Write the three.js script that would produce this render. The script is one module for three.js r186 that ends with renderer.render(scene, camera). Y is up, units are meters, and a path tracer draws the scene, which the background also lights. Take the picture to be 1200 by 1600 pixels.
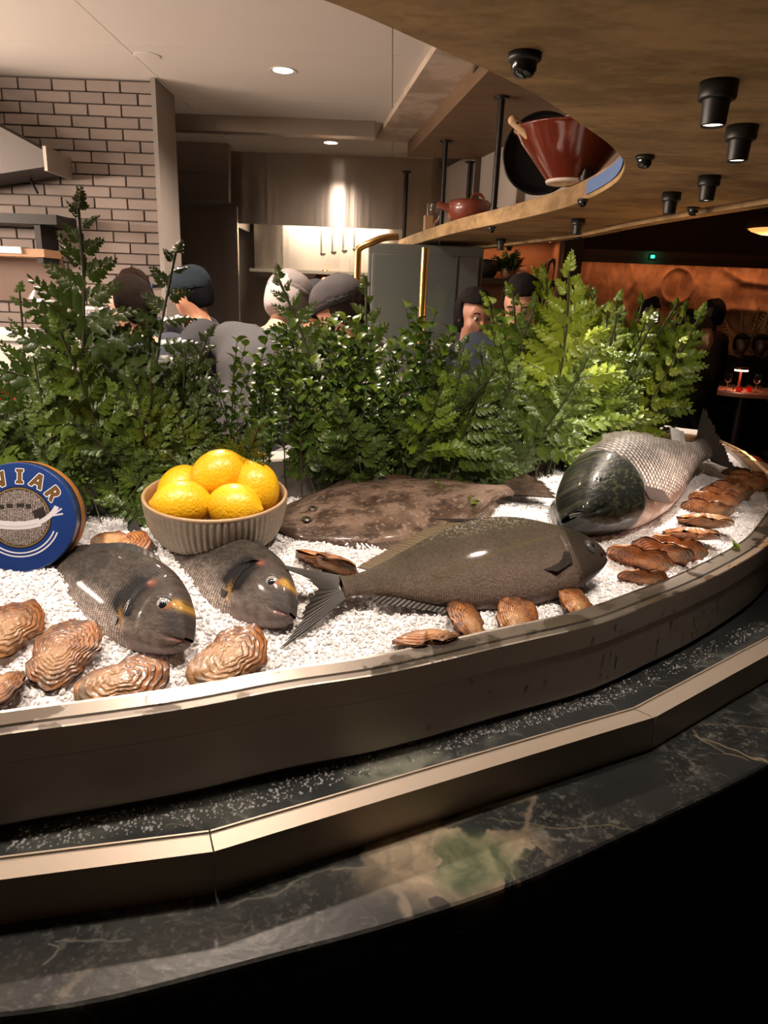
import * as THREE from 'three';
import { RoundedBoxGeometry } from 'three/addons/geometries/RoundedBoxGeometry.js';
import { mergeGeometries, mergeVertices } from 'three/addons/utils/BufferGeometryUtils.js';
import { RectAreaLightUniformsLib } from 'three/addons/lights/RectAreaLightUniformsLib.js';

// ---------- camera, exposure, renderer ----------
RectAreaLightUniformsLib.init();
const scene = new THREE.Scene();
scene.background = new THREE.Color(0x000000);
const EYE = 1.62;
const camera = new THREE.PerspectiveCamera(2 * Math.atan(800 / 1110) * 180 / Math.PI, 0.75, 0.02, 60);
camera.position.set(0, EYE, 0);
camera.rotation.order = 'YXZ';
camera.rotation.set(-17 * Math.PI / 180, 0, 2.2 * Math.PI / 180);
scene.add(camera);
const renderer = new THREE.WebGLRenderer({ antialias: true });
renderer.toneMapping = THREE.LinearToneMapping;
renderer.toneMappingExposure = 1.0;
renderer.shadowMap.enabled = true;
renderer.shadowMap.type = THREE.PCFSoftShadowMap;

// ---------- light levels (candela / nits); the lamps themselves are built further down ----------
const L = {
  counter: 1.9,         // adjustable spots over the ice display
  counterColor: new THREE.Color().setRGB(1, 0.84, 0.70),
  foliage: 2.8,         // narrow spots on the foliage
  canopy: 4.0,          // the lit spots farther along the canopy
  kitchen: 30,           // recessed kitchen downlights
  kitchenColor: new THREE.Color().setRGB(1, 0.80, 0.66),
  hood: 40,             // strip under the exhaust hood
  addedWallLamp: 190,         // added wall lamps that brighten the kitchen ceiling
  cove: 3.0,            // cove strip over the relief wall
  coveColor: new THREE.Color().setRGB(1, 0.46, 0.20),
};

// ---------- small tools ----------
const V3 = (x, y, z) => new THREE.Vector3(x, y, z);
function rng(seed) { let a = seed >>> 0; return () => { a = (a + 0x6D2B79F5) | 0; let t = Math.imul(a ^ (a >>> 15), 1 | a); t = (t + Math.imul(t ^ (t >>> 7), 61 | t)) ^ t; return ((t ^ (t >>> 14)) >>> 0) / 4294967296; }; }
const clamp = (x, a = 0, b = 1) => Math.min(b, Math.max(a, x));
const lerp = (a, b, t) => a + (b - a) * t;
const ss = (a, b, x) => { const t = clamp((x - a) / (b - a)); return t * t * (3 - 2 * t); };
const mix3 = (a, b, t) => [lerp(a[0], b[0], t), lerp(a[1], b[1], t), lerp(a[2], b[2], t)];
function h3(x, y, z) { let n = Math.imul(x, 374761393) ^ Math.imul(y, 668265263) ^ Math.imul(z, 2147483647 - 1274126177); n = Math.imul(n ^ (n >>> 13), 1274126177); n = Math.imul(n ^ (n >>> 16), 2246822519); return ((n ^ (n >>> 15)) >>> 0) / 4294967296; }
function n3(x, y, z) {
  const X = Math.floor(x), Y = Math.floor(y), Z = Math.floor(z); let a = x - X, b = y - Y, c = z - Z;
  a = a * a * (3 - 2 * a); b = b * b * (3 - 2 * b); c = c * c * (3 - 2 * c);
  const l = (k) => lerp(lerp(h3(X, Y, Z + k), h3(X + 1, Y, Z + k), a), lerp(h3(X, Y + 1, Z + k), h3(X + 1, Y + 1, Z + k), a), b);
  return lerp(l(0), l(1), c);
}
function n2(x, y) {
  const X = Math.floor(x), Y = Math.floor(y); let a = x - X, b = y - Y; a = a * a * (3 - 2 * a); b = b * b * (3 - 2 * b);
  return lerp(lerp(h3(X, Y, 7), h3(X + 1, Y, 7), a), lerp(h3(X, Y + 1, 7), h3(X + 1, Y + 1, 7), a), b);
}
function fbm2(x, y, o = 4) { let s = 0, a = 0.5, t = 0; for (let i = 0; i < o; i++) { s += a * n2(x, y); t += a; a *= 0.5; x = x * 2.03 + 17.1; y = y * 2.03 + 9.7; } return s / t; }
function fbm3(x, y, z, o = 3) { let s = 0, a = 0.5, t = 0; for (let i = 0; i < o; i++) { s += a * n3(x, y, z); t += a; a *= 0.5; x = x * 2.03 + 3.1; y = y * 2.03 + 5.7; z = z * 2.03 + 1.3; } return s / t; }

const names = {};
function numbered(n) { const k = names[n] = (names[n] ?? -1) + 1; return k ? n + '_' + String(k).padStart(3, '0') : n; }
function tag(o, label, category, group) { o.userData.label = label; o.userData.category = category; if (group) o.userData.group = group; return o; }
function thing(name, label, category, pos = [0, 0, 0], turn = 0, group) {
  const o = new THREE.Group(); o.name = numbered(name); o.position.set(...pos); o.rotation.y = turn; scene.add(o); return tag(o, label, category, group);
}
function mesh(name, geo, mat, parent) {
  const m = new THREE.Mesh(Array.isArray(geo) ? merge(geo) : geo, mat); m.castShadow = m.receiveShadow = true;
  if (parent) { m.name = name; parent.add(m); } else { m.name = numbered(name); scene.add(m); }
  return m;
}
function struct(name, geo, mat, parent) { const m = mesh(name, geo, mat, parent); m.userData.kind = 'structure'; return m; }
function copyOf(src, label, group) { const c = src.clone(); c.userData = { ...src.userData }; c.name = numbered(src.name.replace(/_\d+$/, '')); scene.add(c); if (label) c.userData.label = label; if (group) c.userData.group = group; return c; }
function merge(list) {
  const gs = list.map((g) => { const q = g.index ? g.toNonIndexed() : g; for (const k of Object.keys(q.attributes)) if (!['position', 'normal', 'uv', 'color'].includes(k)) q.deleteAttribute(k); return q; });
  const all = (k) => gs.every((g) => g.attributes[k]);
  for (const k of ['uv', 'color']) if (!all(k)) gs.forEach((g) => g.deleteAttribute(k));
  return mergeGeometries(gs);
}
function bx(w, h, d, x = 0, y = 0, z = 0, r = 0) { const g = r ? new RoundedBoxGeometry(w, h, d, 2, r) : new THREE.BoxGeometry(w, h, d); g.translate(x, y, z); return g; }
function cyl(r1, r2, h, x = 0, y = 0, z = 0, n = 24) { const g = new THREE.CylinderGeometry(r1, r2, h, n); g.translate(x, y, z); return g; }
function tube(pts, r, n = 24, k = 8) { return new THREE.TubeGeometry(new THREE.CatmullRomCurve3(pts.map((p) => V3(...p))), n, r, k); }
function rod(a, b, r, k = 10, r2) {
  const A = V3(...a), B = V3(...b), g = new THREE.CylinderGeometry(r2 ?? r, r, A.distanceTo(B), k);
  g.applyQuaternion(new THREE.Quaternion().setFromUnitVectors(V3(0, 1, 0), B.clone().sub(A).normalize())); g.translate((A.x + B.x) / 2, (A.y + B.y) / 2, (A.z + B.z) / 2); return g;
}
function lathe(pts, n = 48) { return new THREE.LatheGeometry(pts.map((p) => new THREE.Vector2(p[0], p[1])), n); }
// a vertical wall panel standing on the plan line a-b
function wallSlab(a, b, y0, y1, th) {
  const dx = b[0] - a[0], dz = b[1] - a[1], len = Math.hypot(dx, dz), g = new THREE.BoxGeometry(len, y1 - y0, th);
  g.rotateY(-Math.atan2(dz, dx)); g.translate((a[0] + b[0]) / 2, (y0 + y1) / 2, (a[1] + b[1]) / 2); return g;
}
// plan polygon [x,z] extruded between two heights
function slab(poly, y0, y1, bevel = 0) {
  const s = new THREE.Shape(poly.map((p) => new THREE.Vector2(p[0], -p[1])));
  const g = new THREE.ExtrudeGeometry(s, { depth: y1 - y0 - 2 * bevel, bevelEnabled: bevel > 0, bevelSize: bevel, bevelThickness: bevel, bevelOffset: -bevel, bevelSegments: 2 });
  g.rotateX(-Math.PI / 2); g.translate(0, y0 + bevel, 0); return g;
}
// regular grid surface: f(u,v) -> [x,y,z]
function grid(nu, nv, f, opt = {}) {
  const pos = [], uv = [], col = [], idx = [];
  for (let j = 0; j <= nv; j++) for (let i = 0; i <= nu; i++) { const p = f(i / nu, j / nv); pos.push(p[0], p[1], p[2]); uv.push(i / nu, j / nv); if (opt.color) col.push(...opt.color(i / nu, j / nv, p)); }
  for (let j = 0; j < nv; j++) for (let i = 0; i < nu; i++) { const a = j * (nu + 1) + i, b = a + 1, c = a + nu + 1, d = c + 1; if (opt.flip) idx.push(a, c, b, b, c, d); else idx.push(a, b, c, b, d, c); }
  const g = new THREE.BufferGeometry();
  g.setAttribute('position', new THREE.Float32BufferAttribute(pos, 3)); g.setAttribute('uv', new THREE.Float32BufferAttribute(uv, 2));
  if (opt.color) g.setAttribute('color', new THREE.Float32BufferAttribute(col, 3));
  g.setIndex(idx); g.computeVertexNormals(); return g;
}
function rawGeo(pos, idx, uv, col) {
  const g = new THREE.BufferGeometry(); g.setAttribute('position', new THREE.Float32BufferAttribute(pos, 3));
  if (uv) g.setAttribute('uv', new THREE.Float32BufferAttribute(uv, 2)); if (col) g.setAttribute('color', new THREE.Float32BufferAttribute(col, 3));
  g.setIndex(idx); g.computeVertexNormals(); return g;
}
const srgb = (c) => c <= 0.0031308 ? c * 12.92 : 1.055 * Math.pow(c, 1 / 2.4) - 0.055;
// computed texture; fn(u,v) gives linear colour (converted to sRGB) or, with data=true, a plain value
function tex(w, h, fn, opt = {}) {
  const d = new Uint8Array(w * h * 4);
  for (let j = 0; j < h; j++) for (let i = 0; i < w; i++) {
    const r = fn((i + 0.5) / w, (j + 0.5) / h), k = (j * w + i) * 4;
    if (opt.data) { d[k] = d[k + 1] = d[k + 2] = clamp(r) * 255; } else { d[k] = srgb(clamp(r[0])) * 255; d[k + 1] = srgb(clamp(r[1])) * 255; d[k + 2] = srgb(clamp(r[2])) * 255; }
    d[k + 3] = 255;
  }
  const t = new THREE.DataTexture(d, w, h, THREE.RGBAFormat); t.magFilter = THREE.LinearFilter; t.minFilter = THREE.LinearMipmapLinearFilter; t.generateMipmaps = true;
  t.wrapS = t.wrapT = opt.clamp ? THREE.ClampToEdgeWrapping : THREE.RepeatWrapping; if (!opt.data) t.colorSpace = THREE.SRGBColorSpace;
  if (opt.repeat) t.repeat.set(...opt.repeat); t.needsUpdate = true; return t;
}
const lin = (r, g, b) => new THREE.Color().setRGB(r, g, b);
const std = (c, rough = 0.6, metal = 0, extra = {}) => new THREE.MeshStandardMaterial({ color: c, roughness: rough, metalness: metal, side: THREE.DoubleSide, ...extra });
const phy = (o) => new THREE.MeshPhysicalMaterial({ side: THREE.DoubleSide, ...o });
// planar uv in metres from the dominant face direction
function uvMetres(g, scale = 1) {
  const q = g.index ? g.toNonIndexed() : g; q.computeVertexNormals(); const p = q.attributes.position, n = q.attributes.normal, uv = [];
  for (let i = 0; i < p.count; i++) { const ax = Math.abs(n.getX(i)), ay = Math.abs(n.getY(i)), az = Math.abs(n.getZ(i)); if (ay > ax && ay > az) uv.push(p.getX(i) / scale, p.getZ(i) / scale); else if (ax > az) uv.push(p.getZ(i) / scale, p.getY(i) / scale); else uv.push(p.getX(i) / scale, p.getY(i) / scale); }
  q.setAttribute('uv', new THREE.Float32BufferAttribute(uv, 2)); return q;
}
// polyline helpers in plan
function planCurve(pts, n) { const c = new THREE.CatmullRomCurve3(pts.map((p) => V3(p[0], 0, p[1])), false, 'centripetal'); c.arcLengthDivisions = 800; return c.getSpacedPoints(n).map((p) => [p.x, p.z]); }
function offsets(path) { return path.map((p, i) => { const a = path[Math.max(0, i - 1)], b = path[Math.min(path.length - 1, i + 1)], dx = b[0] - a[0], dz = b[1] - a[1], l = Math.hypot(dx, dz); return [-dz / l, dx / l]; }); }
// sweep a profile [[offset,y],...] along a plan path; offset grows to the right-hand side of the path
function sweep(path, prof, dup = true) {
  const nor = offsets(path), P = []; prof.forEach((p, i) => { P.push(p); if (dup && i > 0 && i < prof.length - 1) P.push(p); });
  const pos = [], uv = [], idx = [], np = P.length; let s = 0;
  path.forEach((c, i) => { if (i) s += Math.hypot(c[0] - path[i - 1][0], c[1] - path[i - 1][1]); let t = 0; P.forEach((p, k) => { if (k) t += Math.hypot(p[0] - P[k - 1][0], p[1] - P[k - 1][1]); pos.push(c[0] + nor[i][0] * p[0], p[1], c[1] + nor[i][1] * p[0]); uv.push(s, t); }); });
  for (let i = 0; i < path.length - 1; i++) for (let k = 0; k < np - 1; k++) { if (dup && k % 2) continue; const a = i * np + k, b = a + 1, c = a + np, d = c + 1; idx.push(a, b, c, b, d, c); }
  return rawGeo(pos, idx, uv);
}

// ---------- shared metals ----------
const steel = phy({ color: lin(.40, .385, .36), metalness: 1, roughness: .34, bumpMap: tex(512, 64, (u, v) => fbm2(u * 8, v * 60, 3), { data: true, repeat: [1.5, 8] }), bumpScale: .00015 });
const steelDark = phy({ color: lin(.34, .30, .26), metalness: .6, roughness: .5, roughnessMap: tex(512, 256, (u, v) => .75 + .25 * fbm2(u * 6, v * 5, 4), { data: true, repeat: [1, 2] }) });

// ---------- room shell ----------
const plasterTex = tex(1024, 1024, (u, v) => { const a = fbm2(u * 6, v * 14, 5), b = fbm2(u * 24 + 9, v * 60, 4), c = fbm2(u * 90, v * 90, 3); const k = .5 * a + .35 * b + .15 * c; return mix3([.21, .128, .050], [.42, .275, .126], ss(.3, .7, k)); });
const plasterBump = tex(512, 512, (u, v) => .6 * fbm2(u * 10, v * 28, 4) + .4 * fbm2(u * 60, v * 60, 3), { data: true });
const canopyMat = std(0xffffff, .72, 0, { map: plasterTex, bumpMap: plasterBump, bumpScale: .004 });
const palePlaster = std(0xffffff, .8, 0, { map: tex(512, 512, (u, v) => mix3([.33, .25, .185], [.50, .405, .32], ss(.3, .7, fbm2(u * 7, v * 7, 5)))), bumpMap: plasterBump, bumpScale: .003 });
const whitePaint = std(lin(.60, .55, .50), .85), darkWall = std(lin(.05, .032, .024), .8), darkMetal = std(lin(.02, .018, .016), .45, .6), blackMat = std(lin(.008, .008, .008), .5);
const CY = 2.04, KC = 2.894;
// floors, ceilings, outer walls (with thickness)
struct('floor', bx(16, .1, 16, 1.5, -.05, -4.2), std(lin(.05, .04, .035), .5, 0, { map: tex(256, 256, (u, v) => { const k = .6 + .4 * fbm2(u * 12, v * 12, 4); return [k, k * .95, k * .9]; }, { repeat: [1, 1] }) }));
struct('wall_left', bx(.12, 3.2, 16, -4.4, 1.6, -4.2), std(lin(.25, .22, .2), .7));
struct('wall_right', bx(.12, 3.2, 16, 7.5, 1.6, -4.2), darkWall);
struct('wall_rear', bx(12, 3.2, .12, 1.55, 1.6, 3.0), darkWall);
// the far dining wall: dark upper wall, relief wall below
const FZ = -9.0;
struct('wall_far', bx(12, 3.2, .12, 1.55, 1.6, FZ - .35), darkWall);
// kitchen ceiling in boards, each board its own piece
{
  const c = struct('ceiling_kitchen', bx(5.1, .06, 12.2, -1.9, KC + .05, -3.3), whitePaint);
  const xs = [-4.3, -3.0, -1.55, -.05, .35], zs = [-9.3, -5.62, -4.52, -2.6, -.6, 1.4, 2.9];
  for (let i = 0; i < xs.length - 1; i++) for (let j = 0; j < zs.length - 1; j++) { const g = .004; const m = mesh('ceiling_panel', bx(xs[i + 1] - xs[i] - g, .018, zs[j + 1] - zs[j] - g, (xs[i] + xs[i + 1]) / 2, KC + .009, (zs[j] + zs[j + 1]) / 2), whitePaint, c); }
  struct('ceiling_dining', bx(7.2, .1, 12.4, 4.0, 2.86, -3.2), std(lin(.06, .035, .024), .85));
}
// canopy: low plaster ceiling with a pointed opening
{
  const near = [[-0.126, -1.246], [-0.020, -1.355], [0.084, -1.474], [0.164, -1.559], [0.295, -1.725], [0.431, -1.938], [0.579, -2.179], [0.686, -2.399], [0.731, -2.526], [0.794, -2.823], [0.813, -3.164], [0.787, -3.619], [0.651, -4.274], [0.440, -5.081], [0.227, -6.152], [0.039, -7.290]];
  const hole = planCurve([[-3.0, -.2], [-1.2, -.62], [-.5, -.98], ...near], 140);
  const far = planCurve([[.30, -7.62], [1.186, -4.991], [1.305, -4.091], [1.498, -3.122], [1.95, -1.3], [2.5, .6], [2.7, 2.9]], 60);
  const poly = [...hole, [.12, -7.5], ...far, [-3.0, 2.9]];
  const g = uvMetres(slab(poly, CY, CY + .085, .004), 1.6);
  struct('canopy_ceiling', g, canopyMat);
  // shallow step along the far edge of the underside
  const nor = offsets(far), a = far.map((p, i) => [p[0] - nor[i][0] * .0, p[1] - nor[i][1] * .0]);
  struct('trim_1', uvMetres(sweep(far, [[-.035, CY + .05], [-.035, CY - .02], [.04, CY - .02], [.04, CY + .05]]), 1.6), canopyMat);
  // strip of blue masking tape stuck on the fascia by the tip of the opening
  const i0 = hole.map((p, i) => [p, i]).filter(([p]) => p[0] > .69 && p[1] < -2.50 && p[1] > -3.36).map((q) => q[1]);
  const path = i0.map((i) => hole[i]), tg = sweep(path, [[.006, CY + .018], [.006, CY + .072]]);
  // the tape lies on the open side of the fascia
  const s2 = sweep(path, [[-.006, CY + .018], [-.006, CY + .072]]);
  tag(mesh('masking_tape', [tg, s2], std(lin(.10, .17, .34), .6)), 'strip of blue masking tape on the shelf edge at the tip of the ceiling opening', 'tape');
  // skirt closing the dining ceiling down to the canopy edge and the divider wall above the shelf
  struct('wall_divider', wallSlab([.50, -7.5], [1.126, -4.809], CY + .086, 2.86, .05), std(lin(.42, .36, .30), .8));
  const dp = [1.126, -4.809]; struct('wall_divider_2', wallSlab(dp, [1.9, -.9], CY + .086, 2.86, .05), std(lin(.20, .13, .09), .8));
}
// soffit over the hanging shelf: plaster beam and lower wooden underside
{
  struct('beam_plaster', uvMetres(slab([[-.19, -6.62], [0.198, -4.103], [.35, -2.6], [.95, -2.3], [.49, -4.36], [.08, -6.62]], 2.85, KC + .02), 1), palePlaster);
  const wood = std(0xffffff, .6, 0, { map: tex(1024, 256, (u, v) => { const n = fbm2(u * 4 + 8 * fbm2(u * 2, v * 3, 2), v * 40, 4); return mix3([.12, .068, .034], [.20, .122, .066], n); }) });
  struct('soffit_board', uvMetres(slab([[.082, -6.62], [0.470, -4.028], [.78, -2.4], [1.6, -2.2], [1.114, -4.766], [0.735, -6.628], [.5, -6.62]], 2.74, 2.85), 1.2), wood);
}
// ---------- kitchen: brick pier, hood, beam ----------
{
  const BZ = -5.2, x1 = -1.598, wall = struct('wall_kitchen', bx(2.75, 2.9, .3, x1 - .03 - 1.375, 1.45, BZ - .18), std(lin(.10, .080, .068), .9));
  const bm = [[.20, .162, .140], [.225, .182, .156], [.18, .145, .125], [.235, .19, .163]].map((c) => std(lin(...c), .75, 0, { bumpMap: plasterBump, bumpScale: .0015 }));
  const H = .0705, W = .222, geos = [0, 1, 2].map((k) => { const g = new RoundedBoxGeometry(W - .009, H - .008, .03, 1, .004); const p = g.attributes.position, R = rng(k + 70); for (let i = 0; i < p.count; i++) p.setXYZ(i, p.getX(i) + (n3(p.getX(i) * 30, p.getY(i) * 30, k) - .5) * .004, p.getY(i) + (n3(p.getX(i) * 40, p.getY(i) * 30, k + 9) - .5) * .003, p.getZ(i)); g.computeVertexNormals(); return g; });
  const half = new RoundedBoxGeometry(W / 2 - .009, H - .008, .03, 1, .004), R = rng(21);
  for (let r = 0; r < 38; r++) { const y = KC - .01 - (r + .5) * H; let x = x1; if (r % 2) { const m = mesh('brick', half, bm[Math.floor(R() * 4)], wall); m.position.set(x - W / 4, y, BZ - .02 + R() * .005); x -= W / 2; } for (; x > -2.8; x -= W) { const m = mesh('brick', geos[Math.floor(R() * 3)], bm[Math.floor(R() * 4)], wall); m.position.set(x - W / 2, y, BZ - .02 + R() * .005); } }
  // side face of the pier: smooth metal corner strip
  struct('trim_2', bx(.03, 2.89, .42, x1 + .012, 1.445, BZ - .15), std(lin(.20, .175, .155), .5));
  struct('wall_kitchen_back', bx(4.84, 3.0, .1, -1.98, 1.5, -8.95), std(lin(.23, .20, .18), .6));
}
const brushed = phy({ color: lin(.52, .465, .41), metalness: .95, roughness: .33, anisotropy: .8, anisotropyRotation: Math.PI / 2, roughnessMap: tex(256, 256, (u, v) => .8 + .2 * fbm2(u * 60, v * 2, 3), { data: true }), bumpMap: tex(512, 64, (u, v) => .5 * fbm2(u * 7, .3, 3) + .02 * n2(u * 300, v), { data: true }), bumpScale: .012 });
{
  const t = thing('exhaust_hood', 'large brushed stainless steel exhaust hood across the back of the kitchen', 'hood');
  const z = -7.6, a = [-1.635, 2.942, -7.600], b = [-1.654, 2.255, -7.600], c = [0.148, 2.236, -7.600], x0 = b[0], xr = 1.15, yb = (b[1] + c[1]) / 2, yt = a[1];
  mesh('front_panel', uvMetres(bx(xr - x0, yt - yb, .03, (x0 + xr) / 2, (yt + yb) / 2, z)), brushed, t);
  mesh('top_panel', bx(xr - x0, .03, 1.2, (x0 + xr) / 2, yt + .015, z - .6), steelDark, t);
  mesh('side_panel', bx(.03, yt - yb, 1.2, x0 - .015, (yt + yb) / 2, z - .6), steelDark, t);
  mesh('fascia_strip', uvMetres(bx(xr - x0, .16, .04, (x0 + xr) / 2, yt + .1, z - .12)), steelDark, t);
  const lampBar = mesh('lamp_bar', bx(1.0, .04, .08, -.7, yb + .24, z - .45), std(lin(1, .9, .75), .5, 0, { emissive: lin(1, .82, .58), emissiveIntensity: 4 }), t);
  const rl = new THREE.RectAreaLight(lin(1, .82, .62), L.hood, 1.2, .3); rl.position.set(-.7, yb + .21, z - .45); rl.lookAt(-.7, 0, z - .5); scene.add(rl);
  // splashback below the hood, its lower rail, and the duct casing left of it
  const d = [-1.788, 1.952, -8.300], t2 = thing('steel_splashback', 'shiny steel splashback lit by the lamp under the exhaust hood', 'splashback');
  mesh('sheet', uvMetres(bx(1.95, .75, .28, -.62, yb - .1, -8.755)), brushed, t2); mesh('shelf_edge', bx(1.95, .035, .3, -.62, 1.83, -8.46), steelDark, t2);
  for (let k = 0; k < 4; k++) { const p = [-0.807, 2.282, -8.350], u = thing('hanging_ladle', ['steel ladle hanging leftmost of four under the hood', 'steel ladle hanging second from the left under the hood', 'steel ladle hanging third from the left under the hood', 'steel ladle hanging rightmost of four under the hood'][k], 'ladle', [p[0] + k * .12, p[1], p[2]], 0, 'ladles hanging under the hood'); mesh('handle', rod([0, 0, 0], [.005, -.24 + k * .02, 0], .010, 8), steel, u); const bowl = new THREE.SphereGeometry(.032, 12, 8, 0, 6.3, 1.4, 1.7); bowl.translate(.02, -.25 + k * .02, 0); mesh('bowl', bowl, steel, u); }
  const t3 = thing('duct_casing', 'slanted stainless steel duct casing between the brick pier and the hood', 'duct');
  const p0 = [-2.134, 2.921, -7.200], p1 = [-1.553, 2.941, -7.200], p2 = [-1.568, 2.400, -7.200], p3 = [-1.934, 2.403, -7.200], p4 = [-2.142, 2.788, -7.200], p5 = [-2.132, 2.973, -7.200], q5 = [-1.553, 2.967, -7.200];
  const sh = (pts, zz, d) => { const s = new THREE.Shape(pts.map((p) => new THREE.Vector2(p[0], p[1]))); const g = new THREE.ExtrudeGeometry(s, { depth: d, bevelEnabled: false }); g.translate(0, 0, zz); return uvMetres(g); };
  mesh('casing', sh([p5, q5, p2, p3, p4], -7.3, .1), brushed, t3); mesh('seam_bar', bx(.5, .012, .02, (p3[0] + p2[0]) / 2 - .05, (p2[1] + p1[1]) / 2 - .03, -7.195), steel, t3);
  const w0 = [-2.200, 2.383, -7.400], w1 = [-1.612, 2.404, -7.400]; tag(mesh('wall_cabinet', uvMetres(bx(w1[0] - w0[0] + .25, 1.6, .06, (w0[0] + w1[0]) / 2 - .05, w0[1] - .8, -7.45)), brushed), 'tall brushed steel cabinet face left of the hood, below the duct', 'cabinet');
  // the beam casing under the ceiling
  const c0 = [-1.796, 2.952, -6.100], c1 = [-1.804, 2.807, -6.100], c2 = [-0.185, 2.756, -6.100]; const tb = struct('trim_3', uvMetres(bx(c2[0] - c0[0] + .25, KC - .002 - (c1[1] + c2[1]) / 2, .12, (c0[0] + c2[0]) / 2 - .125, (KC + (c1[1] + c2[1]) / 2) / 2, -6.16)), brushed);
}

// ---------- lamps ----------
const housing = std(lin(.012, .011, .010), .45), lensGlow = std(lin(1, .9, .75), .4, 0, { emissive: lin(1, .84, .66), emissiveIntensity: 6 });
// adjustable ceiling spot: ring, can and lit lens hanging from the canopy underside
function canopySpot(x, z, s, label, cd, aim, angle = .62, group) {
  const t = thing('spot_lamp', label, 'spotlight', [x, CY, z], 0, group);
  mesh('mount_ring', lathe([[0, 0], [.036 * s, 0], [.036 * s, -.028 * s], [.033 * s, -.032 * s], [.026 * s, -.032 * s]], 28), housing, t);
  mesh('can', lathe([[.024 * s, -.030 * s], [.026 * s, -.032 * s], [.024 * s, -.075 * s], [.0225 * s, -.078 * s], [.021 * s, -.074 * s]], 28), housing, t);
  const lens = new THREE.CircleGeometry(.0212 * s, 24); lens.rotateX(Math.PI / 2); lens.translate(0, -.073 * s, 0); mesh('lens', lens, lensGlow, t);
  if (cd) { const l = new THREE.SpotLight(L.counterColor, cd, 0, angle, .75, 2); l.position.set(x, CY - .082 * s, z); l.target.position.set(...aim); l.castShadow = true; l.shadow.mapSize.set(1024, 1024); l.shadow.radius = 1.2; scene.add(l, l.target); }
  return t;
}
function sensor(x, z, s, label) {   // small unlit black dome
  const t = thing('ceiling_sensor', label, 'sensor', [x, CY, z]);
  mesh('base', lathe([[0, 0], [.030 * s, 0], [.030 * s, -.010 * s], [.026 * s, -.014 * s], [0, -.014 * s]], 24), housing, t);
  mesh('dome', lathe([[.023 * s, -.012 * s], [.023 * s, -.026 * s], [.016 * s, -.036 * s], [0, -.040 * s]], 24), std(lin(.015, .014, .013), .15), t);
}
{
  // lit fittings seen in the photograph
  const seen = [[[0.621, -1.576], 1.0, 'largest lit black ceiling spot, nearest to the camera'], [[0.828, -1.919], 1.0, 'lit black ceiling spot close behind the largest one at the right'], [[1.048, -2.618], 1.0, 'lit black ceiling spot at the right, third from the camera'], [[1.071, -3.016], 1.0, 'lit black ceiling spot left of the third one from the camera'], [[0.967, -4.051], 1.0, 'lit black ceiling spot under the hanging shelf, below the big red bowl'], [[0.775, -5.531], 1.0, 'farthest lit black ceiling spot, under the narrow end of the shelf']];
  seen.forEach(([p, s, label], i) => canopySpot(p[0], p[1], s, label, i < 4 ? L.canopy * [1.5, 1.3, .6, .6][i] : 1.2, [p[0] + [-.20, -.30, 0, 0, 0, 0][i], 1.0, p[1] + [.05, .30, 0, 0, 0, 0][i]], .46));
  // the same fittings above the camera's frame that light the display
  const un = [[-.62, -.70, [-.6, 1.18, -.93]], [-.28, -.83, [-.28, 1.18, -.96]], [.08, -.92, [.05, 1.18, -1.08]], [.46, -.98, [.42, 1.18, -1.26]]];
  un.forEach(([x, z, aim], i) => canopySpot(x, z, 1, ['over the lemon bowl side of the tray', 'over the two breams', 'over the middle fish', 'over the black-headed fish'].map((q) => 'lit black ceiling spot above the picture, ' + q)[i], L.counter, aim, .66, 'spots over the ice display'));
  const fo = [[-.62, -.42, [-.60, 1.42, -1.22]], [-.02, -.52, [.02, 1.42, -1.48]], [.44, -.66, [.56, 1.40, -1.88]]];
  fo.forEach(([x, z, aim], i) => canopySpot(x, z, 1, 'lit black ceiling spot above the picture, aimed at the ' + ['left', 'middle', 'right'][i] + ' bush', L.foliage * [1, 1, 1.1][i], aim, .40, 'spots over the ice display'));
  const dots = [[[0.220, -1.454], 1.0, 'black dome sensor on the canopy by the edge of the opening'], [[0.729, -2.317], .9, 'small black dome sensor right of the tip of the opening'], [[0.795, -3.290], .8, 'small black dome sensor under the shelf, below the blue tape'], [[1.320, -3.420], .9, 'small black dome sensor near the far canopy edge, right'], [[1.190, -4.938], .9, 'small black dome sensor behind the lit spot below the red bowl'], [[0.587, -4.649], .9, 'small black dome sensor under the middle of the shelf'], [[0.954, -6.281], .9, 'small black dome sensor beside the farthest lit spot'], [[0.519, -6.892], 1.4, 'black unlit fitting under the narrow end of the shelf'], [[0.363, -6.008], .8, 'tiny black dome sensor near the narrow end of the shelf']];
  for (const [p, s, label] of dots) sensor(p[0], p[1], s, label);
}
// recessed kitchen downlights
function downlight(x, z, label, cd) {
  const t = thing('recessed_downlight', label, 'downlight', [x, KC - .001, z]);
  mesh('trim_ring', lathe([[.062, 0], [.078, -.003], [.08, 0], [.078, .003]], 36), std(lin(.65, .6, .55), .4), t);
  const c = new THREE.CircleGeometry(.06, 28); c.rotateX(Math.PI / 2); c.translate(0, -.0005, 0); mesh('lens', c, std(lin(1, .95, .9), .4, 0, { emissive: lin(1, .86, .70), emissiveIntensity: 7 }), t);
  const l = new THREE.SpotLight(L.kitchenColor, cd, 0, 1.25, .8, 2); l.position.set(x, KC - .02, z); l.target.position.set(x, 0, z); l.castShadow = true; l.shadow.radius = 3; scene.add(l, l.target);
}
downlight(...[-0.714, -4.884], 'lit round recessed downlight in the white kitchen ceiling', L.kitchen);
downlight(-2.4, -2.6, 'lit round recessed downlight of the kitchen, above the picture at the left', L.kitchen * .5);
downlight(-.7, -2.7, 'lit round recessed downlight of the kitchen, above the picture in the middle', L.kitchen);
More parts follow.
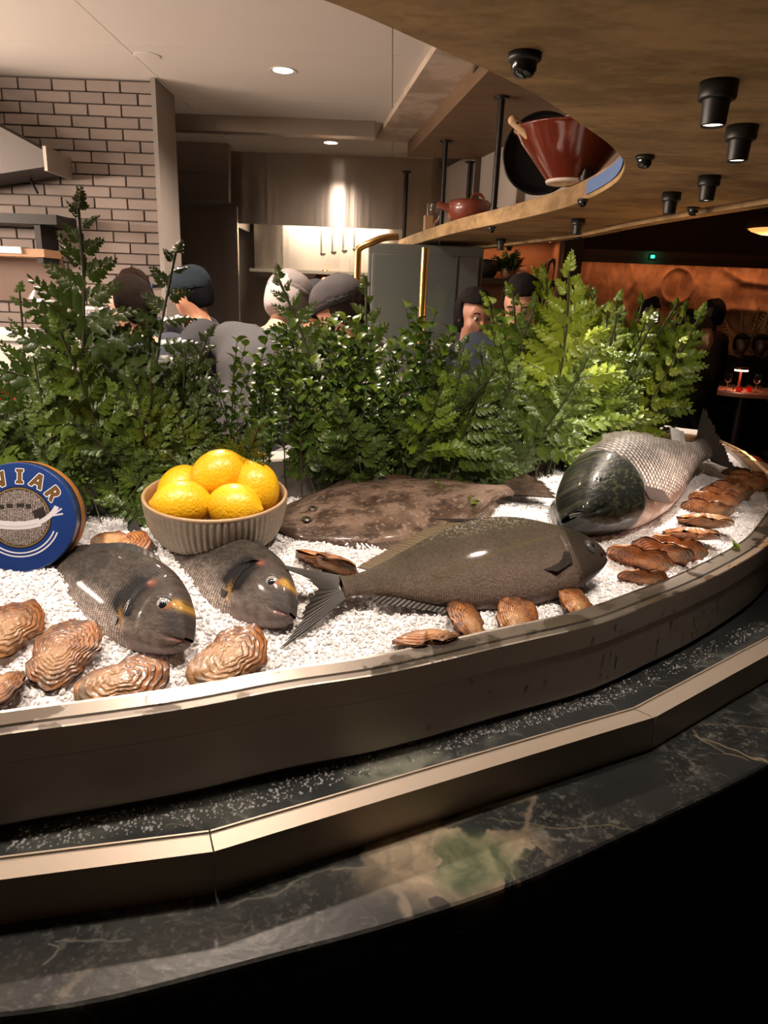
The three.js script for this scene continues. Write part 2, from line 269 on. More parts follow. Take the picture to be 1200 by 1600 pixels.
downlight(-3.2, -4.4, 'lit round recessed downlight of the kitchen, beyond the left edge', L.kitchen * .35);
downlight(-.6, -7.0, 'lit round recessed downlight of the kitchen, hidden behind the steel beam', L.kitchen * .6);
// unlit round ceiling plate
{ const p = [-1.474, -4.698], t = thing('ceiling_speaker', 'round white plate flush in the kitchen ceiling, left of the downlight', 'speaker', [p[0], KC - .001, p[1]]); mesh('plate', lathe([[0, -.004], [.07, -.004], [.078, 0]], 32), whitePaint, t); }

// ---------- marble counter, cabinet, splash rail, tray, ice ----------
const MY = 1.012;                                         // marble top
const marbleEdge = [[-2.1, -0.47], [-1.1, -0.437], [-0.575, -0.429], [-0.314, -0.455], [-0.238, -0.471], [-0.160, -0.497], [-0.076, -0.527], [0.016, -0.560], [0.154, -0.620], [0.325, -0.716], [0.550, -0.852], [0.80, -1.04], [1.10, -1.34], [1.38, -1.76], [1.54, -2.3], [1.56, -3.0], [1.45, -3.3]];
const edgeCurve = planCurve(marbleEdge, 160);
{
  // plan-space stone: black ground, fine flecks, pale veins, one green and cream cloud
  const X0 = -0.75, X1 = 1.15, Z0 = -1.6, Z1 = -0.40;
  const veins = [
    [[[0.479, -0.918], [0.512, -0.886], [0.549, -0.851]], .0026, [.30, .25, .16]], [[[0.479, -0.931], [0.495, -0.870], [0.522, -0.860]], .002, [.30, .24, .15]],
    [[[0.495, -0.946], [0.546, -0.941], [0.594, -0.939]], .0016, [.24, .2, .14]],
    [[[-0.303, -0.500], [-0.295, -0.511], [-0.298, -0.522], [-0.309, -0.526]], .0016, [.36, .34, .28]], [[[-0.302, -0.529], [-0.278, -0.533], [-0.236, -0.529]], .0016, [.3, .29, .24]],
    [[[-0.148, -0.576], [-0.093, -0.603], [-0.041, -0.632]], .0018, [.26, .25, .21]], [[[-0.041, -0.628], [-0.006, -0.636], [0.029, -0.650]], .0014, [.3, .29, .23]],
    [[[0.015, -0.663], [0.024, -0.618], [0.037, -0.578]], .005, [.34, .29, .22]], [[[0.147, -0.722], [0.208, -0.713], [0.324, -0.712]], .0014, [.2, .17, .11]],
    [[[0.045, -0.695], [0.092, -0.711], [0.177, -0.759], [0.208, -0.768]], .008, [.32, .29, .2]], [[[0.208, -0.768], [0.190, -0.714], [0.154, -0.661]], .004, [.3, .23, .16]],
    [[[-0.268, -0.474], [-0.261, -0.487], [-0.255, -0.500]], .004, [.22, .19, .13]],
  ];
  const gc = [0.113, -0.654], cc = [0.081, -0.667], rc = [0.058, -0.637], grey = [-0.151, -0.560], g2 = [0.026, -0.820];
  const seg = (x, z, a, b) => { const dx = b[0] - a[0], dz = b[1] - a[1], t = clamp(((x - a[0]) * dx + (z - a[1]) * dz) / (dx * dx + dz * dz)); return Math.hypot(x - a[0] - t * dx, z - a[1] - t * dz); };
  const map = tex(1900, 1160, (u, v) => {
    let x = lerp(X0, X1, u), z = lerp(Z0, Z1, v);
    const w1 = fbm2(x * 22 + 3, z * 22, 4) - .5, w2 = fbm2(x * 22 + 40, z * 22 + 9, 4) - .5;
    const wx = x + w1 * .035, wz = z + w2 * .035;
    const big = fbm2(x * 6 + 2, z * 6 + 5, 5), fine = fbm2(x * 120, z * 120, 3), mid = fbm2(wx * 30, wz * 30, 4);
    let c = [.012 + .02 * big, .014 + .021 * big, .015 + .02 * big];
    // grey clouding toward the left
    const gl = ss(.25, -.25, x) * ss(.42, .62, fbm2(wx * 11 + 7, wz * 11, 4)); c = mix3(c, [.062, .064, .055], gl * .7);
    const spk = fbm2(x * 260, z * 260, 3), fl = Math.pow(clamp((mid - .52) * 3.6), 2) * .7 + Math.pow(clamp((fine - .54) * 3.8), 2) * .9 + Math.pow(clamp((spk - .60) * 5), 2); c = mix3(c, [.25, .25, .22], clamp(fl) * .5 * ss(.40, .68, fbm2(x * 14 + 50, z * 14, 3)));
    // hair veins by ridged noise
    const rid = Math.abs(fbm2(wx * 9 + 31, wz * 14 + 11, 4) - .5); c = mix3(c, [.24, .235, .19], .5 * ss(.012, .001, rid) * ss(.4, .7, mid));
    const rid2 = Math.abs(fbm2(wx * 17 + 71, wz * 9 + 1, 3) - .5); c = mix3(c, [.2, .2, .17], .4 * ss(.010, .001, rid2) * ss(.45, .75, big));
    const cream = ss(.078, .02, Math.hypot((wx - cc[0]) * .62, wz - cc[1]) * .8) * ss(.40, .47, fbm2(wx * 26 + 5, wz * 26, 5)); c = mix3(c, [.56, .45, .31].map((q) => q * (.35 + 1.1 * fbm2(wx * 60, wz * 60, 4))), cream);
    const green = ss(.062, .028, Math.hypot((wx - gc[0]) * .9, (wz - gc[1]) * 1.05)) * ss(.36, .44, fbm2(wx * 20 + 15, wz * 20, 5)); c = mix3(c, mix3([.06, .10, .05], [.26, .28, .16], clamp(2.2 * (fbm2(wx * 70, wz * 50, 4) - .28))), green * .95);
    const c3 = ss(.05, .01, Math.hypot(wx - rc[0], wz - rc[1])) * ss(.42, .6, mid); c = mix3(c, [.26, .21, .15], c3 * .7);
    const c4 = ss(.09, .02, Math.hypot(wx - g2[0], wz - g2[1])) * ss(.42, .6, mid); c = mix3(c, [.25, .26, .2], c4 * .7);
    for (const [p, wdt, col] of veins) { let d = 9; for (let i = 0; i < p.length - 1; i++) d = Math.min(d, seg(x + w1 * .026, z + w2 * .026, p[i], p[i + 1])); if (d < wdt * 2) c = mix3(c, col, ss(wdt * 1.3, wdt * .2, d) * (.35 + .65 * mid)); }
    return c;
  }, { clamp: true });
  const marble = phy({ map, roughness: .38, bumpMap: tex(512, 512, (u, v) => .5 + .5 * (fbm2(u * 60, v * 60, 3) - .5), { data: true, repeat: [4, 4] }), bumpScale: .0005 });
  const poly = [...edgeCurve, [-2.2, -1.6]];
  const back = [[1.2, -3.3], [0.55, -2.35], [0.05, -1.75], [-0.7, -1.45]];
  const g = slab([...edgeCurve, ...back, [-2.2, -1.35]], MY - .045, MY, .005);
  const p = g.attributes.position, uv = []; for (let i = 0; i < p.count; i++) uv.push((p.getX(i) - X0) / (X1 - X0), (p.getZ(i) + (MY - p.getY(i)) - Z0) / (Z1 - Z0));
  g.setAttribute('uv', new THREE.Float32BufferAttribute(uv, 2));
  tag(mesh('marble_counter', g, marble), 'curved black marble counter top with pale veins and a green patch, below the tray', 'counter');
  const nor = offsets(edgeCurve), inset = edgeCurve.map((q, i) => [q[0] - nor[i][0] * .06, q[1] - nor[i][1] * .06]);
  const cab = slab([...inset, ...back, [-2.2, -1.35]], 0, MY - .046);
  tag(mesh('bar_cabinet', cab, std(lin(.010, .009, .008), .6)), 'black curved bar front below the marble counter top', 'bar');
}
// splash rail: three straight box lengths, mitred at the joints
{
  const o = [[-0.875, -0.424], [-0.161, -0.594], [0.393, -0.875], [1.02, -1.36]];
  const inn = [[-0.885, -0.456], [-0.173, -0.624], [0.369, -0.898], [1.0, -1.39]];
  const t = thing('splash_rail', 'low stainless steel rail of straight lengths on the marble in front of the tray', 'rail');
  const y0 = MY + .001, y1 = 1.067, lip = .0022;
  const mk = (a, b, c, d, ya, yb) => { const p = [[...a], [...b], [...c], [...d]]; const P = []; for (const y of [ya, yb]) for (const q of p) P.push(q[0], y, q[1]); const ix = [0, 1, 5, 0, 5, 4, 1, 2, 6, 1, 6, 5, 2, 3, 7, 2, 7, 6, 3, 0, 4, 3, 4, 7, 4, 5, 6, 4, 6, 7, 0, 3, 2, 0, 2, 1]; return rawGeo(P, ix).toNonIndexed(); };
  const at = (a, b, k) => [lerp(a[0], b[0], k), lerp(a[1], b[1], k)];
  const rail = phy({ color: lin(.44, .37, .30), metalness: .45, roughness: .45 });
  for (let i = 0; i < 3; i++) {
    const g = .0009, a = at(o[i], o[i + 1], i ? .001 : 0), b = at(o[i], o[i + 1], .9985), c = at(inn[i], inn[i + 1], .9985), d = at(inn[i], inn[i + 1], i ? .001 : 0);
    const w = 0.032, q = lip / w, a2 = at(a, d, q), b2 = at(b, c, q), d2 = at(d, a, q), c2 = at(c, b, q);
    const body = mk(a, b, c, d, y0, y1 - lip), f = mk(a, b, b2, a2, y1 - lip, y1), r = mk(d2, c2, c, d, y1 - lip, y1);
    for (const k of [body, f, r]) { k.computeVertexNormals(); uvMetres(k); }
    const m = mesh('rail_length', merge([body, f, r]), rail, t);
  }
}
// water drops standing on the marble between the rail and the tray
{
  const R = rng(19), g = [], s = new THREE.SphereGeometry(1, 8, 5, 0, Math.PI * 2, 0, Math.PI / 2);
  const a = [-0.410, -0.637], b = [-0.193, -0.698], c = [0.418, -1.026], d = [0.770, -1.287], line = [a, b, c, d];
  for (let k = 0; k < 1500; k++) { const i = R() < .2 ? 0 : R() < .8 ? 1 : 2, t = R(), x = lerp(line[i][0], line[i + 1][0], t), z = lerp(line[i][1], line[i + 1][1], t) - R() * .045, r = .0007 + .0018 * R() * R(), q = s.clone(); q.scale(r, r * .7, r * (1 + .5 * R())); q.translate(x, MY + .0001, z); g.push(q); }
  tag(mesh('splash_drops', g, phy({ color: 0xffffff, transmission: .7, roughness: .03, thickness: .001, ior: 1.33 })), 'fine water drops sprinkled on the marble between rail and tray', 'water').userData.kind = 'stuff';
}
// ice tray
const rimPts = [[-.9,-.53],[-.62,-.59],[-.413,-.671],[-.32,-.702],[-.22,-.739],[-.112,-.789],[.008,-.835],[.193,-.933],[.347,-1.016],[.471,-1.11],[.557,-1.178],[.67,-1.279],[.816,-1.427],[.93,-1.58],[1.03,-1.73],[1.13,-1.97],[1.20,-2.22],[1.258,-2.48],[1.23,-2.86],[1.05,-3.08]];
const rim = planCurve(rimPts, 220);
const backPts = [[-1.1, -1.13], [-.697, -1.232], [-.483, -1.292], [-.202, -1.432], [.07, -1.553], [.386, -1.765], [.672, -2.135], [.90, -2.50], [1.0, -2.96]];
const backLine = planCurve(backPts, 220);
const RY = 1.14;
{
  const t = thing('ice_tray', 'long curved stainless steel tray filled with crushed ice, on the marble counter', 'tray');
  const nor = offsets(rim), wet = phy({ color: lin(.34, .30, .26), metalness: .92, roughness: .42, roughnessMap: tex(1024, 1024, (u, v) => { const n = fbm2(u * 22, v * 26, 4); return lerp(.95, .55, ss(.50, .62, n)); }, { data: true }), bumpMap: tex(1024, 1024, (u, v) => ss(.52, .58, fbm2(u * 22, v * 26, 4)) + .1 * fbm2(u * 300, v * 20, 2), { data: true }), bumpScale: .0002 });
  const outerMat = phy({ color: lin(.34, .30, .26), metalness: .6, roughness: .5, bumpMap: steel.bumpMap, bumpScale: .0001 });
  mesh('rim_face', sweep(rim, [[0, 1.1412], [0, 1.105], [-.004, 1.104]]), outerMat, t);
  mesh('rim', sweep(rim, [[-.050, 1.06], [-.050, 1.1425], [-.0475, 1.1440], [-.045, 1.1425], [-.022, 1.1405], [-.020, 1.1375], [-.016, 1.1375], [-.014, 1.1415], [-.002, 1.1425], [0, 1.1412]]), wet, t);
  mesh('side_band', sweep(rim, [[0, 1.1075], [-.005, 1.107], [-.005, 1.104], [-.0015, 1.1035], [-.0015, 1.024], [-.006, 1.020], [-.075, 1.018]]), steelDark, t);
  mesh('plinth', sweep(rim, [[-.012, 1.0195], [-.012, MY + .0005], [-.11, MY + .0005]]), std(lin(.02, .02, .02), .5), t);
  mesh('tray_floor', slab([...rim.map((p, i) => [p[0] - nor[i][0] * .06, p[1] - nor[i][1] * .06]), ...[...backLine].reverse()], 1.03, 1.036), steelDark, t);
  // water drops standing on the outer band
  const R = rng(5), dg = [], s = new THREE.SphereGeometry(1, 8, 6);
  for (let k = 0; k < 90; k++) { const i = 60 + Math.floor(R() * 80), q = rim[i], n = nor[i], y = 1.03 + Math.pow(R(), .8) * .10, r = .0015 + R() * .0022, d = s.clone(); d.scale(r, r * (1 + R() * .5), r * .7); d.rotateY(Math.atan2(n[0], n[1])); const of = y > 1.1045 ? 0 : -.0015; d.translate(q[0] + n[0] * of, y, q[1] + n[1] * of); dg.push(d); }
  const dm = mesh('water_drops', dg, phy({ color: 0xffffff, transmission: 1, thickness: .002, ior: 1.33, roughness: .02 }), t); dm.userData.kind = 'stuff';
}
function rimDist(x, z) { let b = 9; for (let i = 0; i < rimPts.length - 1; i++) { const a = rimPts[i], c = rimPts[i + 1], dx = c[0] - a[0], dz = c[1] - a[1], t = clamp(((x - a[0]) * dx + (z - a[1]) * dz) / (dx * dx + dz * dz)), d = Math.hypot(x - a[0] - t * dx, z - a[1] - t * dz); if (d < b) b = d; } return b; }
const iceY = (x, z) => 1.128 + .075 * ss(.055, .40, rimDist(x, z)) * (1 - .35 * ss(.5, 1.1, x)) + .010 * (fbm2(x * 16 + 4, z * 16, 3) - .5);
{
  const nor = offsets(rim), inner = rim.map((p, i) => [p[0] - nor[i][0] * .0495, p[1] - nor[i][1] * .0495]);
  const at = (s, t) => { const f = s * 220, i = Math.min(219, Math.floor(f)), k = f - i, a = [lerp(inner[i][0], inner[i + 1][0], k), lerp(inner[i][1], inner[i + 1][1], k)], b = [lerp(backLine[i][0], backLine[i + 1][0], k), lerp(backLine[i][1], backLine[i + 1][1], k)]; return [lerp(a[0], b[0], t), lerp(a[1], b[1], t)]; };
  const bed = grid(420, 150, (u, v) => { const p = at(u, v); return [p[0], iceY(p[0], p[1]) - .003 + .004 * (n2(p[0] * 190, p[1] * 190) - .5), p[1]]; });
  const iceBed = std(lin(.88, .86, .865), .3);
  const ice = tag(mesh('crushed_ice', bed, iceBed), 'bed of white crushed ice heaped in the curved steel tray', 'ice'); ice.userData.kind = 'stuff';
  const chip = new THREE.IcosahedronGeometry(1, 1); { const p = chip.attributes.position, R = rng(3), m = {}; for (let i = 0; i < p.count; i++) { const k = [p.getX(i), p.getY(i), p.getZ(i)].map((q) => q.toFixed(3)).join(); const s = m[k] ??= .7 + .5 * R(); p.setXYZ(i, p.getX(i) * s, p.getY(i) * s * .8, p.getZ(i) * s); } chip.computeVertexNormals(); }
  const N = 75000, im = new THREE.InstancedMesh(chip, phy({ color: lin(.90, .875, .885), roughness: .2, ior: 1.31 }), N), R = rng(11), M = new THREE.Matrix4(), q = new THREE.Quaternion();
  for (let i = 0; i < N; i++) { const s = Math.pow(R(), .9), p = at(lerp(.12, 1, s), R()), r = .0018 + .0022 * R() * R(); q.setFromEuler(new THREE.Euler(R() * 6, R() * 6, R() * 6)); M.compose(V3(p[0], iceY(p[0], p[1]) - .0022 + .0026 * R(), p[1]), q, V3(r, r, r)); im.setMatrixAt(i, M); }
  im.name = 'ice_chips'; im.userData.kind = 'stuff'; im.castShadow = im.receiveShadow = true; ice.add(im);
}
// back panel of the tray and the white ledge behind it
{
  const t = thing('ice_guard', 'upright steel panel along the back edge of the ice, under the foliage', 'panel');
  mesh('panel', sweep(backLine, [[0, 1.04], [0, 1.285], [-.008, 1.288], [-.016, 1.285], [-.016, 1.04]]), phy({ color: lin(.20, .18, .155), metalness: .6, roughness: .5 }), t);
  mesh('ledge', sweep(backLine, [[-.017, 1.255], [-.017, 1.272], [-.15, 1.272], [-.15, 1.24], [-.017, 1.24]]), std(lin(.62, .58, .53), .4), t);
}

// ---------- fish ----------
// table lookup with smooth interpolation: [[u,v],...]
function curve1(pts) { return (u) => { if (u <= pts[0][0]) return pts[0][1]; for (let i = 0; i < pts.length - 1; i++) if (u <= pts[i + 1][0]) { const p0 = pts[Math.max(0, i - 1)], p1 = pts[i], p2 = pts[i + 1], p3 = pts[Math.min(pts.length - 1, i + 2)], h = p2[0] - p1[0], t = (u - p1[0]) / h; const m1 = i ? (p2[1] - p0[1]) / (p2[0] - p0[0]) : (p2[1] - p1[1]) / h * 1.4, m2 = i < pts.length - 2 ? (p3[1] - p1[1]) / (p3[0] - p1[0]) : (p2[1] - p1[1]) / h; const t2 = t * t, t3 = t2 * t; return (2 * t3 - 3 * t2 + 1) * p1[1] + (t3 - 2 * t2 + t) * h * m1 + (-2 * t3 + 3 * t2) * p2[1] + (t3 - t2) * h * m2; } return pts[pts.length - 1][1]; }; }
const gauss = (x, s) => Math.exp(-x * x / (2 * s * s));
// Body: u runs from snout (0) to tail root (1) along -x; dorsal is +y; the shown flank is +z.
function fishBody(o) {
  const top = curve1(o.top), bot = curve1(o.bot), wid = curve1(o.wid), NU = 150, NV = 96, pos = [], uv = [], idx = [];
  const y0 = o.ymin, y1 = o.ymax;
  for (let i = 0; i <= NU; i++) {
    const u = Math.pow(i / NU, 1.35), a = top(u), b = bot(u), w = wid(u), c = (a + b) / 2, h = (a - b) / 2;
    for (let j = 0; j <= NV; j++) {
      const th = j / NV * Math.PI * 2, sy = Math.cos(th), sz = Math.sin(th);
      let y = c + h * Math.sign(sy) * Math.pow(Math.abs(sy), .95), z = w * Math.sign(sz) * Math.pow(Math.abs(sz), o.pinch ?? .9);
      let bump = o.relief ? o.relief(u, (y - y0) / (y1 - y0)) : 0; z += Math.sign(sz) * bump * Math.min(1, Math.abs(sz) * 2.5);
      let x = -u * o.len; if (o.bend) { const q = o.bend(u); z += q; }
      pos.push(x, y, z); uv.push(u, (y - y0) / (y1 - y0));
    }
  }
  for (let i = 0; i < NU; i++) for (let j = 0; j < NV; j++) { const p = i * (NV + 1) + j, q = p + 1, r = p + NV + 1, s = r + 1; idx.push(p, q, r, q, s, r); }
  const g = rawGeo(pos, idx, uv); return g;
}
// fin: a fan of rays between a root polyline and a tip polyline, thin but solid, with scalloped free edge
function finGeo(root, tip, n, th = .0016, curl = 0, ragged = .0, seed = 1) {
  const R = rng(seed), rc = new THREE.CatmullRomCurve3(root.map((p) => V3(...p))), tc = new THREE.CatmullRomCurve3(tip.map((p) => V3(...p))), pos = [], uv = [], idx = [], m = 8, K = n * 4, cut = []; for (let i = 0; i <= n; i++) cut.push(R());
  for (const side of [1, -1]) for (let i = 0; i <= K; i++) { const t = i / K, a = rc.getPoint(t), b = tc.getPoint(t), ph = (t * n) % 1, ray = Math.abs(ph - .5) * 2, e = 1 - ragged * (.12 * (1 - ray) + .25 * cut[Math.floor(t * n)]); for (let k = 0; k <= m; k++) { const f = k / m * e, p = a.clone().lerp(b, f); const d = side * (th * (1 - .75 * f) * (.55 + .45 * ray)); pos.push(p.x, p.y, p.z + d + curl * f * f); uv.push(t, f); } }
  const S = (K + 1) * (m + 1);
  for (let q = 0; q < 2; q++) for (let i = 0; i < K; i++) for (let k = 0; k < m; k++) { const a = q * S + i * (m + 1) + k, b = a + 1, c = a + m + 1, d = c + 1; if (q) idx.push(a, b, c, b, d, c); else idx.push(a, c, b, b, c, d); }
  return rawGeo(pos, idx, uv);
}
function scaleBump(nu, nv, mask) { return tex(1024, 512, (u, v) => { const row = Math.floor(u * nu), fu = u * nu - row, q = v * nv + (row % 2) * .5, fv = q - Math.floor(q); const d = Math.hypot((fu - .1) * 1.0, (fv - .5) * 1.1); const s = clamp(1 - d * 1.1); return mask ? lerp(.5, s, mask(u, v)) : s; }, { data: true, clamp: true }); }
const scaleVal = (u, v, nu, nv) => { const row = Math.floor(u * nu), fu = u * nu - row, q = v * nv + (row % 2) * .5, k = Math.floor(q), fv = q - k; return [Math.hypot(fu - .1, (fv - .5) * 1.1), h3(row, k, 3)]; };
function fishEye(r, ringCol, parent, x, y, z, tilt = 0) {
  const s = new THREE.SphereGeometry(r, 24, 16); s.scale(1, 1, .55); const e = mesh('eye', s, phy({ color: ringCol, roughness: .18, clearcoat: .8, metalness: .3 }), parent); e.position.set(x, y, z); e.rotation.y = tilt;
  const p = new THREE.SphereGeometry(r * .56, 20, 12); p.scale(1, 1, .55); p.translate(0, 0, r * .30); mesh('pupil', p, phy({ color: lin(.012, .014, .018), roughness: .06, clearcoat: 1 }), e);
  const rim = new THREE.TorusGeometry(r * 1.0, r * .16, 8, 28); rim.translate(0, 0, r * .12); mesh('eye_rim', rim, phy({ color: lin(.05, .045, .042), roughness: .3 }), e); return e;
}
// place a fish: snout at s, tail root direction towards t, flank normal n (approximate)
function poseFish(o, s, t, n, mirror) {
  const X = V3(...s).sub(V3(...t)).normalize(), N = V3(...n); N.addScaledVector(X, -N.dot(X)).normalize(); const Y = N.clone().cross(X); if (mirror) { Y.negate(); N.negate(); o.scale.z = -1; }
  o.setRotationFromMatrix(new THREE.Matrix4().makeBasis(X, Y, N)); o.position.set(...s);
}
const wetSkin = (map, bump, bs, extra = {}) => phy({ map, bumpMap: bump, bumpScale: bs, roughness: .5, specularIntensity: .28, clearcoat: .24, clearcoatRoughness: .09, ...extra });

// --- gilt-head bream: made once, used twice
function makeBream(len, seed, label) {
  const H = .36;
  const o = { len, ymin: -.19 * len, ymax: .20 * len, pinch: .85,
    top: [[0, -.045], [.015, -.012], [.06, .055], [.13, .115], [.22, .162], [.34, .185], [.48, .180], [.65, .140], [.8, .092], [.92, .050], [1, .046]].map(([u, v]) => [u, v * len]),
    bot: [[0, -.055], [.015, -.085], [.06, -.118], [.14, -.146], [.26, -.168], [.42, -.172], [.6, -.140], [.78, -.088], [.92, -.046], [1, -.040]].map(([u, v]) => [u, v * len]),
    wid: [[0, .012], [.03, .034], [.1, .060], [.22, .084], [.36, .09], [.55, .075], [.75, .045], [.9, .022], [1, .014]].map(([u, v]) => [u, v * len]),
    relief: (u, v) => { const gx = .262 - .10 * Math.pow((v - .42) * 2, 2); let r = .0035 * ss(gx + .012, gx - .004, u) * ss(.12, .2, v) * ss(.9, .75, v); const px = .185 - .07 * Math.pow((v - .42) * 2, 2); r += .0018 * ss(px + .01, px - .004, u) * ss(.14, .2, v) * ss(.72, .6, v); const my = .335 - u * .35; r -= .002 * gauss(v - my, .010) * ss(.085, .05, u); r -= .0012 * gauss(u - .10, .02) * gauss(v - .66, .03); return r; } };
  const eyeU = .125, eyeV = .56;
  const map = tex(1024, 512, (u, v) => {
    const [d, r] = scaleVal(u, v, 74, 46), n = fbm2(u * 14 + seed, v * 8, 4), f = fbm2(u * 120, v * 60, 2);
    let c = mix3([.40, .33, .29], [.046, .038, .031], ss(.02, .66, v + .18 * (n - .5)));                  // silver belly to slate back
    const head = ss(.275, .235, u + .10 * Math.pow((v - .42) * 2, 2));
    const sc = mix3(c.map((x) => x * 1.5), c.map((x) => x * .55), ss(.25, .75, d)).map((x) => x * (.65 + .7 * r) * (.6 + .8 * n)); c = mix3(sc, mix3(c, [.070, .055, .047], .6).map((x) => x * (.7 + .6 * n)), head);
    const stripe = Math.abs(Math.sin(v * 60)); c = mix3(c, c.map((x) => x * 1.25), .3 * (1 - head) * ss(.6, 1, stripe));
    // black blotch on the gill edge, gold and rust marks, gold bar between the eyes
    const gx = .285 - .10 * Math.pow((v - .42) * 2, 2), bl = gauss(u - gx + .03 * (n - .5), .036) * ss(.30, .42, v + .1 * (n - .5)) * ss(.80, .66, v + .1 * (n - .5)); c = mix3(c, [.006, .006, .008], clamp(bl * 2.4));
    c = mix3(c, [.30, .17, .045], .8 * clamp(1.5 * gauss(u - (gx + .004), .011) * gauss(v - .30, .065)) * ss(.3, .5, f));
    c = mix3(c, [.42, .24, .05], clamp(1.4 * gauss(u - .072, .026) * gauss(v - (.615 - .0), .028)) * ss(.25, .5, f + .15)); c = mix3(c, [.34, .10, .04], .8 * clamp(gauss(u - .105, .010) * gauss(v - .575, .03)));
    c = mix3(c, [.34, .12, .07], .7 * gauss(u - .215, .012) * gauss(v - .72, .025));
    // red mouth line and pink chin
    const my = .335 - u * .35; c = mix3(c, [.26, .07, .06], .6 * gauss(v - my + .01, .008) * ss(.075, .04, u)); c = mix3(c, [.26, .18, .165], .6 * ss(.26, .08, v) * ss(.3, .2, u)); c = c.map((x) => x * (.5 + fbm2(u * 34, v * 20, 4)));
    c = mix3(c, [.045, .045, .052], .6 * gauss(u - .05, .04) * gauss(v - .44, .07)); return c;
  }, { clamp: true });
  const bump = tex(1024, 512, (u, v) => { const [d] = scaleVal(u, v, 74, 46), head = ss(.275, .235, u + .10 * Math.pow((v - .42) * 2, 2)); return lerp(clamp(1 - d), .5 + .7 * (fbm2(u * 90, v * 50, 3) - .5), head); }, { data: true, clamp: true });
  const t = thing('bream', label, 'fish'), fm = phy({ color: lin(.045, .042, .042), roughness: .4, clearcoat: .5, bumpMap: tex(256, 64, (u) => Math.abs((u * 14) % 1 - .5) * 2, { data: true }), bumpScale: .0008 });
  mesh('body', fishBody(o), wetSkin(map, bump, .0011), t);
  const l = len;
  mesh('dorsal_fin', finGeo([[-.30 * l, .180 * l, 0], [-.5 * l, .176 * l, 0], [-.72 * l, .118 * l, 0], [-.86 * l, .070 * l, 0]], [[-.36 * l, .205 * l, -.01], [-.53 * l, .215 * l, -.01], [-.74 * l, .160 * l, -.008], [-.90 * l, .100 * l, -.005]], 18, .0012, 0, .4, seed), fm, t);
  mesh('tail_fin', finGeo([[-.985 * l, .045 * l, 0], [-1.0 * l, 0, 0], [-.985 * l, -.04 * l, 0]], [[-1.24 * l, .17 * l, 0], [-1.12 * l, 0, 0], [-1.24 * l, -.17 * l, 0]], 16, .0016, 0, .3, seed + 1), fm, t);
  const pf = mesh('pectoral_fin', finGeo([[0, .014 * l, 0], [0, -.014 * l, 0]], [[-.20 * l, -.005 * l, .012], [-.17 * l, -.06 * l, .010]], 12, .0009, 0, .3, seed + 2), phy({ color: lin(.05, .045, .042), roughness: .45, clearcoat: .4 }), t); pf.position.set(-.285 * l, -.085 * l, .083 * l); pf.rotation.order = 'ZYX'; pf.rotation.y = -.22; pf.rotation.x = .35; pf.rotation.z = -.25;
  mesh('pelvic_fin', finGeo([[-.32 * l, -.165 * l, .02 * l], [-.36 * l, -.166 * l, .02 * l]], [[-.45 * l, -.21 * l, .035 * l], [-.43 * l, -.175 * l, .03 * l]], 8, .0009, 0, .2, seed + 3), fm, t);
  const w = curve1(o.wid)(eyeU); fishEye(.0118 * (len / .36), lin(.34, .33, .31), t, -eyeU * l, lerp(o.ymin, o.ymax, eyeV), w * .93, .42);
  const ll = mesh('lip', tube([[-.004 * l, -.060 * l, .008 * l], [-.012 * l, -.066 * l, .020 * l], [-.030 * l, -.072 * l, .029 * l], [-.042 * l, -.076 * l, .036 * l]], .0016, 20, 8), phy({ color: lin(.13, .07, .062), roughness: .3, clearcoat: .6 }), t);
  return t;
}
const bream1 = makeBream(.37, 3, 'slate grey bream at the left front, head down to the right, tail in ice');
poseFish(bream1, [-0.247, 1.185, -0.862], [-0.578, 1.190, -1.073], [.10, .50, .86]);
const bream2 = makeBream(.37, 8, 'second grey bream behind the front one, its snout under the tail of the long fish');
poseFish(bream2, [-0.119, 1.182, -0.952], [-0.463, 1.189, -1.186], [.06, .62, .78]);

